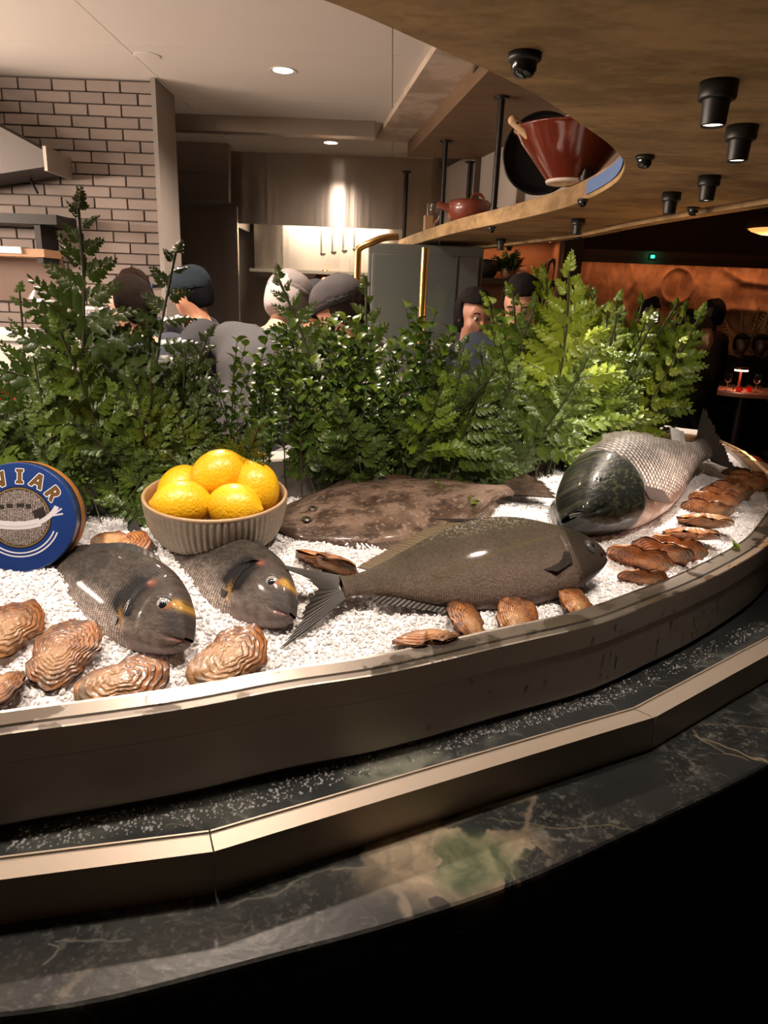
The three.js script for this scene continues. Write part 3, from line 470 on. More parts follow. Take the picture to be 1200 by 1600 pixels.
// --- the long grey-brown fish in the middle
{
  const len = .50, l = len;
  const o = { len, ymin: -.21 * l, ymax: .21 * l, pinch: .9,
    top: [[0, -.030], [.012, .0], [.05, .045], [.11, .085], [.2, .128], [.32, .165], [.46, .175], [.6, .150], [.75, .098], [.88, .052], [.96, .036], [1, .040]].map(([u, v]) => [u, v * l]),
    bot: [[0, -.040], [.012, -.062], [.05, -.088], [.12, -.118], [.24, -.150], [.4, -.165], [.56, -.150], [.72, -.104], [.86, -.052], [.96, -.034], [1, -.038]].map(([u, v]) => [u, v * l]),
    wid: [[0, .012], [.03, .036], [.1, .058], [.22, .08], [.38, .09], [.58, .072], [.76, .042], [.9, .022], [1, .014]].map(([u, v]) => [u, v * l]),
    relief: (u, v) => { const gx = .190 - .09 * Math.pow((v - .45) * 2, 2); let r = .0045 * ss(gx + .010, gx - .003, u) * ss(.14, .22, v) * ss(.82, .7, v); const my = .40 - u * .2; r -= .0045 * gauss(v - my, .010) * ss(.06, .04, u); return r; } };
  const map = tex(1024, 512, (u, v) => {
    const [d, r] = scaleVal(u, v, 130, 70), n = fbm2(u * 9 + 3, v * 6, 4), f = fbm2(u * 160, v * 80, 2);
    let c = mix3([.165, .122, .098], [.060, .050, .034], ss(.15, .75, v + .2 * (n - .5)));
    const head = ss(.21, .17, u + .09 * Math.pow((v - .45) * 2, 2)); const body = c.map((x) => x * lerp(1.25, .75, ss(.2, .8, d)) * (.85 + .3 * r)); c = mix3(body, c.map((x) => x * (.22 + .3 * n)), head);
    c = mix3(c, [.24, .22, .19], .85 * ss(.54, .70, f) * ss(.66, .86, v) * ss(.2, .3, u) * ss(1, .7, u));                  // broken highlight along the back, painted as pale specks
    c = mix3(c, [.11, .085, .03], .45 * gauss(v - (.60 - .25 * Math.pow(clamp((u - .2) / .6), 1.3)), .010) * ss(.2, .3, u) * ss(.8, .6, u)); // lateral line
    c = mix3(c, [.19, .14, .125], .6 * ss(.2, .06, v) * ss(.1, .3, u));
    const my = .40 - u * .2; c = mix3(c, [.006, .005, .005], .8 * gauss(v - my, .009) * ss(.065, .045, u)); return c;
  }, { clamp: true });
  const t = thing('long_fish', 'long olive grey fish lying in the middle of the ice with forked ragged tail', 'fish');
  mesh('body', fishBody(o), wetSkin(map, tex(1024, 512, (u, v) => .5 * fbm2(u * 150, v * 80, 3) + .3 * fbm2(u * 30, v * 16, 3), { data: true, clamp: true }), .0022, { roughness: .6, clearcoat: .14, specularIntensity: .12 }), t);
  const fin = phy({ color: lin(.035, .030, .024), roughness: .45, clearcoat: .4, bumpMap: tex(256, 32, (u) => Math.abs((u * 20) % 1 - .5) * 2, { data: true }), bumpScale: .0012 }), gold = phy({ color: lin(.125, .088, .045), roughness: .5, bumpMap: tex(512, 32, (u) => Math.abs((u * 26) % 1 - .5) * 2, { data: true }), bumpScale: .0022 });
  mesh('dorsal_fin', finGeo([[-.47 * l, .172 * l, 0], [-.6 * l, .147 * l, 0], [-.75 * l, .096 * l, 0], [-.9 * l, .046 * l, 0]], [[-.52 * l, .190 * l, -.004], [-.66 * l, .172 * l, -.004], [-.80 * l, .122 * l, -.004], [-.935 * l, .065 * l, -.003]], 26, .0018, 0, .5, 4), gold, t);
  mesh('dorsal_spine', finGeo([[-.38 * l, .172 * l, 0], [-.47 * l, .174 * l, 0]], [[-.63 * l, .204 * l, .002], [-.55 * l, .186 * l, .0]], 6, .002, 0, .1, 9), fin, t);
  mesh('anal_fin', finGeo([[-.56 * l, -.150 * l, 0], [-.88 * l, -.047 * l, 0]], [[-.60 * l, -.175 * l, 0], [-.92 * l, -.065 * l, 0]], 18, .0015, 0, .4, 5), fin, t);
  mesh('tail_fin', finGeo([[-.99 * l, .038 * l, 0], [-1.01 * l, 0, 0], [-.99 * l, -.036 * l, 0]], [[-1.33 * l, .165 * l, -.01], [-1.23 * l, .11 * l, 0], [-1.10 * l, .012 * l, 0], [-1.18 * l, -.10 * l, 0], [-1.26 * l, -.185 * l, .0]], 20, .0022, .012, .7, 6), fin, t);
  const pf = mesh('pectoral_fin', finGeo([[0, .022 * l, 0], [0, -.022 * l, 0]], [[-.125 * l, .004 * l, .004], [-.13 * l, -.045 * l, .004], [-.075 * l, -.06 * l, .004]], 12, .0014, .004, .2, 7), fin, t); pf.position.set(-.20 * l, -.045 * l, .079 * l); pf.rotation.order = 'ZYX'; pf.rotation.y = -.12; pf.rotation.z = -.12;
  fishEye(.013, lin(.11, .105, .10), t, -.088 * l, -.012 * l, .0585 * l, .40);
  mesh('lip', tube([[.002, -.030 * l, 0], [0, -.034 * l, .010 * l], [-.018 * l, -.038 * l, .026 * l], [-.04 * l, -.044 * l, .038 * l]], .0028, 18, 8), phy({ color: lin(.05, .042, .038), roughness: .3, clearcoat: .6 }), t);
  mesh('gill_edge', tube([[-.20 * l, .04 * l, .074 * l], [-.205 * l, .0, .080 * l], [-.203 * l, -.04 * l, .076 * l], [-.19 * l, -.085 * l, .06 * l], [-.165 * l, -.12 * l, .034 * l]], .0016, 24, 6), phy({ color: lin(.12, .085, .075), roughness: .35, clearcoat: .6 }), t);
  poseFish(t, [0.395, 1.192, -1.220], [-0.047, 1.186, -1.020], [-.12, .68, .72]);
}
// --- big fish at the right, dark head towards the viewer
{
  const len = .80, l = len, sl = .78;
  const o = { len, ymin: -.19 * l * .78, ymax: .20 * l * .78, pinch: .8,
    top: [[0, -.028], [.012, .0], [.05, .052], [.11, .098], [.2, .145], [.32, .170], [.45, .165], [.6, .128], [.75, .085], [.88, .052], [1, .050]].map(([u, v]) => [u, v * l * sl]),
    bot: [[0, -.045], [.012, -.075], [.05, -.108], [.12, -.136], [.24, -.158], [.4, -.162], [.55, -.140], [.7, -.095], [.86, -.052], [1, -.046]].map(([u, v]) => [u, v * l * sl]),
    wid: [[0, .03], [.02, .055], [.07, .082], [.15, .104], [.28, .115], [.42, .108], [.58, .082], [.75, .05], [.9, .03], [1, .02]].map(([u, v]) => [u, v * l * sl]),
    relief: (u, v) => { const gx = .245 - .10 * Math.pow((v - .45) * 2, 2); let r = .007 * ss(gx + .012, gx - .003, u) * ss(.10, .2, v) * ss(.9, .78, v); r -= .003 * gauss(v - (.36 - u * .3), .012) * ss(.08, .05, u); r -= .004 * gauss(v - .16 - .12 * (u - .45), .010) * ss(.38, .42, u) * ss(.62, .55, u); return r; } };
  const map = tex(1024, 512, (u, v) => {
    const [d, r] = scaleVal(u, v, 56, 27), n = fbm2(u * 10 + 13, v * 7, 4), f = fbm2(u * 90, v * 40, 3);
    let c = mix3([.46, .38, .345], [.075, .068, .062], ss(.10, .70, v + .22 * (n - .5)));
    const head = ss(.265, .225, u + .10 * Math.pow((v - .45) * 2, 2) + .03 * (n - .5));
    let s = mix3(c.map((x) => x * 1.6), c.map((x) => x * .16), ss(.38, .80, d) * ss(.12, .45, v)).map((x) => x * (.75 + .5 * r)); s = mix3(s, [.33, .30, .28], .5 * ss(.75, 1, u));
    const mask = ss(-.02, .10, v + .10 * (n - .5)); const hd = mix3([.40, .32, .30], mix3([.008, .009, .007], [.028, .030, .016], ss(.5, .7, f)), mask); c = mix3(s, hd, head);
    return c;
  }, { clamp: true });
  const t = thing('big_headed_fish', 'large silver scaled fish with black head at the right, tail raised over the tray', 'fish');
  mesh('body', fishBody(o), wetSkin(map, tex(1024, 512, (u, v) => { const [d] = scaleVal(u, v, 56, 27), hd = ss(.265, .225, u + .10 * Math.pow((v - .45) * 2, 2)); return lerp(clamp(1 - d), .4 + .10 * fbm2(u * 40, v * 24, 3) + .16 * ss(.45, .75, fbm2(u * 90 + 5, v * 50, 3)), hd); }, { data: true, clamp: true }), .0024, { roughness: .45, clearcoat: .4 }), t);
  const fin = phy({ color: lin(.06, .05, .043), roughness: .45, clearcoat: .4, bumpMap: tex(256, 32, (u) => Math.abs((u * 20) % 1 - .5) * 2, { data: true }), bumpScale: .0015 });
  mesh('dorsal_fin', finGeo([[-.34 * l, .128 * l, 0], [-.5 * l, .118 * l, 0], [-.66 * l, .084 * l, 0]], [[-.42 * l, .16 * l, -.02], [-.56 * l, .15 * l, -.02], [-.70 * l, .11 * l, -.01]], 16, .002, 0, .4, 14), fin, t);
  mesh('second_dorsal_fin', finGeo([[-.76 * l, .060 * l, 0], [-.86 * l, .042 * l, 0]], [[-.82 * l, .115 * l, .0], [-.90 * l, .085 * l, 0]], 8, .002, 0, .3, 15), fin, t);
  mesh('tail_fin', finGeo([[-.985 * l, .05 * l, 0], [-1.0 * l, 0, 0], [-.985 * l, -.046 * l, 0]], [[-1.17 * l, .15 * l, .0], [-1.15 * l, .05 * l, .0], [-1.13 * l, -.03 * l, .0], [-1.12 * l, -.115 * l, .0]], 18, .003, .01, .5, 16), phy({ color: lin(.115, .095, .082), roughness: .45, clearcoat: .4, bumpMap: fin.bumpMap, bumpScale: .0015 }), t);
  const pf = mesh('pectoral_fin', finGeo([[0, .022 * l, 0], [0, -.022 * l, 0]], [[-.10 * l, -.02 * l, .01], [-.09 * l, -.06 * l, .012]], 10, .0015, .01, .3, 17), phy({ color: lin(.07, .052, .046), roughness: .4, clearcoat: .4 }), t); pf.position.set(-.225 * l, -.05 * l, .092 * l); pf.rotation.y = -.22;
  fishEye(.010, lin(.02, .02, .018), t, -.085 * l, .02 * l, .064 * l, .6);
  mesh('lip', tube([[.004, -.026 * l, 0], [-.002, -.031 * l, .024 * l], [-.03 * l, -.04 * l, .046 * l], [-.07 * l, -.05 * l, .062 * l]], .004, 18, 8), phy({ color: lin(.018, .015, .013), roughness: .4, clearcoat: .3 }), t);
  poseFish(t, [0.357, 1.234, -1.344], [0.785, 1.243, -1.830], [.42, .60, .68], true);
}
// --- flat fish at the back
{
  const t = thing('flatfish', 'flat brown mottled flatfish lying at the back of the ice beneath the foliage', 'fish');
  const prof = curve1([[0, .02], [.05, .055], [.15, .080], [.3, .105], [.5, .108], [.68, .088], [.82, .055], [.92, .026], [1, .022]]);
  const map = tex(768, 384, (u, v) => { const n = fbm2(u * 12, v * 8, 5), f = fbm2(u * 70, v * 40, 3), s = fbm2(u * 30 + 4, v * 18, 3); let c = mix3([.075, .048, .034], [.185, .125, .092], ss(.3, .7, n)); c = mix3(c, [.035, .022, .016], .7 * ss(.58, .68, s)); c = mix3(c, [.32, .25, .2], .5 * ss(.66, .74, f)); return c; }, { clamp: true });
  const bump = tex(768, 384, (u, v) => .6 * fbm2(u * 90, v * 50, 3) + .4 * fbm2(u * 20, v * 12, 3), { data: true, clamp: true });
  const l = .52, side = (sg) => grid(90, 50, (u, v) => { const w = prof(u), y = (v * 2 - 1), z = .024 * Math.pow(Math.max(0, 1 - y * y), .6) * Math.pow(Math.sin(Math.PI * clamp(u * .93 + .05)), .5); return [-u * l, y * w, sg * z * (sg < 0 ? .4 : 1) + .004 * (fbm2(u * 9, v * 5, 3) - .5) * (1 - y * y)]; }, { flip: sg < 0 });
  mesh('body', [side(1), side(-1)], wetSkin(map, bump, .0025, { roughness: .3 }), t);
  const fin = phy({ map, color: lin(.6, .55, .5), roughness: .4, clearcoat: .4, bumpMap: tex(1024, 16, (u) => Math.abs((u * 60) % 1 - .5) * 2, { data: true }), bumpScale: .002 });
  for (const sg of [1, -1]) { const a = [], b = []; for (let i = 0; i <= 12; i++) { const u = .1 + i / 12 * .78; a.push([-u * l, sg * prof(u) * .98, 0]); b.push([-(u + .02) * l, sg * (prof(u) + .035 * Math.sin(Math.PI * (i + .6) / 13.2)), -.006 + .005 * Math.sin(i * 1.9)]); } mesh('fringe_fin', finGeo(a, b, 50, .0014, 0, .5, 31 + sg), fin, t); }
  mesh('tail_fin', finGeo([[-.99 * l, .022, 0], [-l, 0, 0], [-.99 * l, -.022, 0]], [[-1.17 * l, .065, 0], [-1.2 * l, 0, 0], [-1.17 * l, -.065, 0]], 14, .0014, 0, .4, 40), fin, t);
  for (const [x, y] of [[-.05, .02], [-.075, -.012]]) fishEye(.008, lin(.08, .06, .03), t, x, y, .018, 0);
  poseFish(t, [-0.193, 1.214, -1.214], [0.256, 1.233, -1.458], [.08, .97, .22]);
}

// ---------- oysters ----------
// one oyster about 1 unit long: narrow hinge at -x, round lip at +x; two valves, frilled growth rings
function oysterGeos(seed, cfg) {
  const R = rng(seed), NR = 44, NT = 84, W = cfg.w, ph = [R() * 6, R() * 6, R() * 6], rings = cfg.rings ?? 9, core = cfg.core ?? .3;
  const outline = (a) => { const c = Math.cos(a); const base = lerp(cfg.hinge, W, Math.pow((1 + c) / 2, .62)); return .5 * Math.hypot(c, Math.sin(a) * base / .5) * (1 + .05 * Math.sin(3 * a + ph[0]) + .035 * Math.sin(7 * a + ph[1]) + .02 * Math.sin(13 * a + ph[2])); };
  const mk = (up) => { const pos = [], uv = [], col = [], idx = [];
    for (let i = 0; i <= NR; i++) for (let j = 0; j <= NT; j++) {
      const q = i / NR, a = j / NT * Math.PI * 2, off = .10; let rr = outline(a) * q;
      const wob = fbm2(Math.cos(a) * 2.2 + seed * 3, Math.sin(a) * 2.2 + q * 1.5, 3) - .5, g = q * rings + wob * 1.5, st = g - Math.floor(g);
      const ridge = Math.pow(st, 2.4) * ss(.12, .3, q), crinkle = fbm2(Math.cos(a) * 9 * q + seed, Math.sin(a) * 9 * q, 4) - .5, flute = Math.sin(a * (cfg.flutes ?? 11) + ph[1] + 3 * wob);
      rr *= 1 + .045 * ridge * q + .016 * crinkle;
      let x = rr * Math.cos(a), z = rr * Math.sin(a); z += .05 * (cfg.twist ?? 1) * (x * x * 4 - .3);
      const dome = Math.pow(Math.max(0, 1 - Math.pow(q, 2.1)), .8); let y = (up ? cfg.h : -cfg.h * .62) * dome + (up ? 1 : -1) * (.017 * ridge + .012 * crinkle * (.3 + q) + .007 * flute * q * q) + .018 * Math.sin(a * 5 + ph[0]) * q * q * q;
      y += (up ? .006 : -.006);
      pos.push(x, y, z); uv.push(x + .5, z + .5);
      // tan and brown bands along the growth rings, cream core towards the hinge
      const n = fbm2(x * 9 + seed, z * 9, 4), f = fbm2(x * 42 + seed, z * 42, 3); let c = mix3([.50, .21, .06], [.10, .032, .009], ss(.25, .75, st * .65 + n * .6)); c = mix3(c, [.42, .26, .13], .6 * ss(.5, .68, f) * (1 - st * .5)); c = mix3(c, [.055, .026, .014], .95 * ss(.78, .95, st) * ss(.15, .3, q)); c = mix3(c, [.05, .028, .018], .6 * ss(.56, .66, n) * ss(.4, .9, q));
      c = mix3(c, [.50, .34, .20], .6 * ss(core, core * .3, Math.hypot(x + .16, z * 1.3) + .12 * (n - .5)));
      c = mix3(c, [.18, .165, .14], .8 * ss(.10, .04, Math.hypot(x + .42, z)));
      c = [c[0] * 1.08, c[1] * .92, c[2] * .74]; if (cfg.dark) c = c.map((k) => k * cfg.dark); col.push(...c);
    }
    for (let i = 0; i < NR; i++) for (let j = 0; j < NT; j++) { const p = i * (NT + 1) + j, q = p + 1, r = p + NT + 1, s = r + 1; if (up) idx.push(p, q, r, q, s, r); else idx.push(p, r, q, q, r, s); }
    return rawGeo(pos, idx, uv, col); };
  return [mk(true), mk(false)];
}
const shellMat = phy({ vertexColors: true, roughness: .42, clearcoat: .55, clearcoatRoughness: .2, bumpMap: tex(512, 512, (u, v) => .5 * fbm2(u * 30, v * 30, 4) + .5 * fbm2(u * 110, v * 110, 3), { data: true }), bumpScale: .0009 });
const oysterKinds = [{ w: .40, hinge: .10, h: .14, rings: 8 }, { w: .33, hinge: .12, h: .15, rings: 7, core: .42 }, { w: .46, hinge: .09, h: .13, rings: 10, flutes: 13 }, { w: .27, hinge: .08, h: .10, rings: 9, flutes: 7, dark: 1.25 }, { w: .36, hinge: .16, h: .15, rings: 7, core: .5, twist: -1 }, { w: .30, hinge: .10, h: .085, rings: 12, flutes: 9, dark: 1.7 }].map((c, i) => oysterGeos(101 + i * 7, c));
// lies on the ice; aim = plan direction of the hinge end in degrees (0 = right of the picture, 90 = away), tip and lean raise it
function oyster(p, kind, size, aim, label, o = {}) {
  const t = thing('oyster', label, 'oyster', p, 0, o.group); const [u, d] = oysterKinds[kind];
  mesh('upper_valve', u, shellMat, t); mesh('lower_valve', d, shellMat, t);
  t.scale.set(size, size * (o.fat ?? .9), size * (o.wide ?? 1)); t.rotation.order = 'YZX'; t.rotation.set((o.lean ?? 0) * Math.PI / 180, (aim + 180) * Math.PI / 180, (o.tip ?? 0) * Math.PI / 180); return t;
}
const OY = [
  [[-0.495, 1.174, -0.853], 4, .105, 250, 'oyster cut by the left edge of the picture, hinge down, beside the front bream', { lean: 25, tip: 14 }],
  [[-0.459, 1.141, -0.761], 0, .085, 100, 'oyster sliver at the lower left corner of the ice, mostly out of picture', { lean: 20 }],
  [[-0.411, 1.157, -0.827], 2, .112, 262, 'broad brown oyster left of the front bream, hinge pointing to the rim', { lean: 10, tip: 22 }],
  [[-0.319, 1.142, -0.782], 1, .112, 212, 'oval pale tan oyster below the front bream, touching the rim', { lean: 28, tip: 6 }],
  [[-0.199, 1.149, -0.841], 4, .120, 236, 'large pale wedge oyster with grey hinge, right of the front bream at the rim', { lean: 24, tip: 16 }],
  [[-0.427, 1.214, -1.091], 3, .100, 172, 'orange oyster lying behind the back of the front bream', { lean: 30 }],
  [[-0.093, 1.195, -1.089], 3, .125, 318, 'long tan oyster with pointed end above the tail of the long fish', { lean: 42, tip: -12 }],
  [[0.068, 1.140, -0.943], 1, .098, 20, 'flat lying oyster, leftmost of the four by the rim below the long fish', { lean: 18, fat: .8 }],
  [[0.135, 1.143, -0.996], 0, .098, 280, 'upright oyster with zigzag ridges, second of the four below the long fish', { lean: 22, tip: 14 }],
  [[0.216, 1.140, -1.027], 2, .096, 245, 'round banded oyster, third of the four by the rim below the long fish', { lean: 24, tip: 12 }],
  [[0.326, 1.138, -1.093], 2, .088, 262, 'small banded oyster, rightmost of the four, under the head of the long fish', { lean: 24, tip: 12 }],
  [[0.481, 1.138, -1.216], 5, .090, 355, 'thin oyster nearest the rim in the middle right cluster', { lean: 62, fat: .9 }],
  [[0.491, 1.156, -1.274], 5, .118, 338, 'dark long oyster at the left of the middle right cluster', { lean: 60 }],
  [[0.548, 1.157, -1.320], 3, .115, 338, 'ridged oyster leaning between two others in the middle right cluster', { lean: 58 }],
  [[0.594, 1.155, -1.351], 5, .108, 328, 'narrow oyster at the right end of the middle right cluster', { lean: 60 }],
  [[0.659, 1.155, -1.441], 2, .118, 335, 'large golden banded oyster in front of the row at the right', { lean: 22, tip: -6 }],
  [[0.722, 1.160, -1.524], 4, .118, 350, 'golden oyster tucked behind the large banded one at the right', { lean: 30, tip: 0 }],
  [[0.767, 1.160, -1.627], 3, .118, 348, 'long flat oyster in the row at the right, first behind the golden pair', { lean: 55 }],
  [[0.811, 1.163, -1.692], 5, .110, 340, 'oyster in the row at the right, second behind the golden pair', { lean: 58 }],
  [[0.855, 1.164, -1.749], 3, .105, 338, 'oyster in the row at the right, third behind the golden pair', { lean: 55 }],
  [[0.916, 1.159, -1.827], 3, .105, 340, 'oyster in the row at the right, fourth behind the golden pair', { lean: 58 }],
  [[1.018, 1.146, -1.951], 5, .115, 345, 'long thin oyster reaching the rim at the far right of the row', { lean: 62 }],
  [[1.063, 1.143, -2.035], 5, .100, 345, 'small dark oyster at the far right, just behind the longest thin one', { lean: 62 }],
  [[1.062, 1.146, -2.099], 0, .085, 350, 'farthest oyster, dark, beneath the raised tail fin', { lean: 40 }],
];
for (const a of OY) oyster(...a);

// ---------- lemon bowl ----------
{
  const b = [-0.288, 1.203, -1.167], bx0 = b[0], by = b[1] + .002, bz = b[2];
  const t = thing('ribbed_bowl', 'beige ribbed ceramic bowl of lemons standing on the ice', 'bowl', [bx0, by, bz]); t.rotation.set(.10, 0, -.02); t.scale.set(.95, .86, .95);
  const R0 = .126, prof = curve1([[0, .088], [.008, .099], [.02, .109], [.04, .1175], [.07, .1235], [.094, .126]]);
  const outer = grid(360, 30, (u, v) => { const y = v * .094, a = u * Math.PI * 2, k = ss(.0, .012, y) * ss(.094, .084, y), r = prof(y) + .0014 * k * Math.sign(Math.cos(72 * a)) * Math.pow(Math.abs(Math.cos(72 * a)), .6); return [r * Math.cos(a), y, r * Math.sin(a)]; }, { flip: true });
  const glaze = std(0xffffff, .55, 0, { map: tex(512, 128, (u, v) => mix3([.33, .27, .20], [.43, .36, .28], fbm2(u * 40, v * 14, 4))) });
  mesh('wall', outer, glaze, t);
  mesh('base', lathe([[0, .0], [.086, 0], [.0885, .001]], 64), glaze, t);
  mesh('rim', lathe([[.1262, .0925], [.127, .096], [.1255, .0985], [.1225, .0985], [.1205, .096], [.119, .085]], 96), std(lin(.45, .30, .17), .5), t);
  mesh('inside', lathe([[.1195, .088], [.113, .05], [.095, .02], [.06, .012], [0, .011]], 72), std(lin(.42, .22, .09), .5), t);
  // lemons: one shape, copied
  const lp = []; for (let i = 0; i <= 40; i++) { const k = i / 40, a = k * Math.PI; let r = Math.sin(a) * .0365 * (1 - .06 * Math.cos(a)), y = -Math.cos(a) * .044; y += .006 * Math.pow(k, 14) * 1.2 - .003 * Math.pow(1 - k, 16); r += .0025 * ss(.80, .97, k) * Math.sin(a) * .8; lp.push([Math.max(r, .0001), y]); }
  const lg = lathe(lp, 48), lm = phy({ color: lin(.90, .50, .012), roughness: .38, clearcoat: .35, clearcoatRoughness: .25, bumpMap: tex(512, 512, (u, v) => .6 * ss(.35, .7, fbm2(u * 60, v * 40, 2)) + .4 * fbm2(u * 12, v * 8, 3), { data: true }), bumpScale: .0007 });
  const tipG = lathe([[.0001, .0505], [.004, .0498], [.0058, .047], [.0075, .0435]], 20), stemG = lathe([[.0001, -.0468], [.0028, -.0466], [.0034, -.0445]], 14), tipM = phy({ color: lin(.75, .40, .02), roughness: .45 }), stemM = std(lin(.22, .2, .05), .7);
  const proto = thing('lemon', '', 'lemon'); mesh('skin', lg, lm, proto); mesh('tip', tipG, tipM, proto); mesh('stem_scar', stemG, stemM, proto);
  const S = [[.002, .122, -.006, [.25, .3, -1.15], 'large top lemon resting on the others in the ribbed bowl', 1.10], [-.070, .088, -.022, [.4, .9, -1.3], 'lemon at the left inside the bowl, under a fern leaf', 1.0], [.072, .098, -.008, [-.2, 0, .35], 'lemon at the right in the bowl with its tip pointing up', 1.05], [-.042, .084, .062, [.35, .2, 1.45], 'front left lemon lying low in the ribbed bowl', 1.06], [.045, .082, .060, [.2, -.3, -1.5], 'front right lemon lying low in the ribbed bowl', 1.04]];
  S.forEach(([x, y, z, r, label, s], i) => { const l = i ? copyOf(proto, label) : tag(proto, label, 'lemon'); l.position.set(bx0 + x * .95, by + y * .92, bz + z * .95); l.rotation.set(...r); l.scale.setScalar(s); l.userData.group = 'lemons in the ribbed bowl'; });
}
// ---------- caviar tin ----------
{
  const c = [-0.539, 1.230, -1.012], t = thing('caviar_tin', 'large blue and silver tin lettered CAVIAR standing in the ice at the left edge', 'tin');
  const r = .083, cv = document.createElement('canvas'); cv.width = cv.height = 1024; const g = cv.getContext('2d');
  g.fillStyle = '#16336f'; g.fillRect(0, 0, 1024, 1024); const K = 512;
  { const RR = rng(77); g.fillStyle = 'rgba(140,160,220,.30)'; for (let i = 0; i < 500; i++) g.fillRect(RR() * 1024, RR() * 1024, 2, 2); }
  // central medallion: gold ring, dark ground, silver pearls
  const ring = (rad, col) => { g.fillStyle = col; g.beginPath(); g.arc(K, K, rad, 0, 7); g.fill(); };
  ring(296, '#0a1434'); ring(284, '#7a6238'); ring(270, '#2a2522');
  { const RR = rng(8); for (let y = -268; y < 268; y += 13) for (let x = -268; x < 268; x += 15) { const xx = x + ((y / 13) % 2 ? 7 : 0) + RR() * 3, yy = y + RR() * 3; if (Math.hypot(xx, yy) > 262) continue; const k = 150 + 80 * RR(); g.fillStyle = `rgb(${k},${k * .93},${k * .9})`; g.beginPath(); g.ellipse(K + xx, K + yy, 5.5, 4.2, .6, 0, 7); g.fill(); } }
  g.fillStyle = 'rgba(22,18,16,.75)'; for (const [x, y, w, h] of [[-190, -120, 60, 42], [-110, -132, 50, 46], [-20, -136, 70, 40], [60, -128, 52, 44]]) { g.fillRect(K + x, K + y, w, h); }
  g.beginPath(); g.moveTo(K + 120, K - 60); g.lineTo(K + 220, K - 110); g.lineTo(K + 250, K - 20); g.lineTo(K + 170, K + 70); g.fill();
  // ribbon band
  g.strokeStyle = '#c9c4cc'; g.lineWidth = 78; g.beginPath(); g.moveTo(K - 330, K + 30); g.quadraticCurveTo(K - 30, K + 118, K + 190, K + 40); g.stroke(); g.lineWidth = 44; g.beginPath(); g.moveTo(K + 170, K + 50); g.quadraticCurveTo(K + 300, K - 10, K + 345, K - 110); g.stroke();
  g.lineWidth = 16; g.beginPath(); g.moveTo(K + 300, K - 20); g.lineTo(K + 400, K - 40); g.moveTo(K + 310, K - 30); g.lineTo(K + 390, K - 90); g.stroke();
  g.strokeStyle = '#6b6670'; g.lineWidth = 8; g.setLineDash([7, 7]); g.beginPath(); g.moveTo(K - 290, K + 52); g.quadraticCurveTo(K - 30, K + 122, K + 160, K + 56); g.stroke(); g.setLineDash([]);
  // double arcs at the foot
  g.strokeStyle = '#d8d5dc'; g.lineWidth = 13; for (const q of [338, 372]) { g.beginPath(); g.arc(K, K, q, .38, 2.55); g.stroke(); }
  // lettering on the arc
  const word = 'CAVIAR', ang = [172, 143, 114, 88, 63, 37]; g.font = 'bold 178px sans-serif'; g.textAlign = 'center'; g.textBaseline = 'middle'; g.lineJoin = 'round';
  word.split('').forEach((ch, i) => { const a = ang[i] * Math.PI / 180; g.save(); g.translate(K + 388 * Math.cos(a), K - 388 * Math.sin(a)); g.rotate(Math.PI / 2 - a); g.lineWidth = 24; g.strokeStyle = '#e6e2e0'; g.strokeText(ch, 0, 0); g.lineWidth = 10; g.strokeStyle = '#20160e'; g.strokeText(ch, 0, 0); g.fillStyle = '#6a4a26'; g.fillText(ch, 0, 0); g.restore(); });
  const map = new THREE.CanvasTexture(cv); map.colorSpace = THREE.SRGBColorSpace;
  const face = new THREE.CircleGeometry(r * .985, 72); face.translate(0, 0, .0172);
  const ax = (pts, n = 72) => { const q = lathe(pts, n); q.rotateX(Math.PI / 2); return q; };
  mesh('lid_face', face, phy({ map, roughness: .35, metalness: .15, clearcoat: .5, clearcoatRoughness: .2 }), t);
  mesh('lid_edge', ax([[r * .98, .017], [r * .995, .0165], [r, .014], [r, -.008], [r * .99, -.010]]), phy({ color: lin(.03, .07, .22), roughness: .3, metalness: .3, clearcoat: .5 }), t);
  mesh('rubber_band', ax([[r * 1.01, -.004], [r * 1.02, -.008], [r * 1.02, -.020], [r * 1.01, -.024], [r * .97, -.025], [r * .97, -.004]]), phy({ color: lin(.40, .17, .035), roughness: .4 }), t);
  mesh('tin_body', ax([[r * .965, -.020], [r * .965, -.042], [r * .955, -.045], [0, -.045]]), phy({ color: lin(.04, .06, .16), roughness: .35, metalness: .4 }), t);
  t.position.set(c[0] - .012, c[1] + .045, c[2] - .02); t.rotation.order = 'YXZ'; t.rotation.set(-.22, .10, 0);
}

// ---------- foliage ----------
const leafTex = tex(256, 256, (u, v) => { const n = fbm2(u * 6, v * 6, 4), f = fbm2(u * 50, v * 50, 2); const k = .75 + .4 * n + .15 * (f - .5); return [k, k, k]; });
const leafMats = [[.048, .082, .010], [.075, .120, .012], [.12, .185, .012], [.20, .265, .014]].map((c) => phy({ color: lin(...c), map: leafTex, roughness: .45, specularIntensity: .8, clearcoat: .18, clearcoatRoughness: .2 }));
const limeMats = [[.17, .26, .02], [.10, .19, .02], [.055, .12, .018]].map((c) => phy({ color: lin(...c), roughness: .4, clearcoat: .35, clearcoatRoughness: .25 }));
const stemMat = std(lin(.045, .045, .016), .55), woodStem = std(lin(.035, .024, .014), .6);
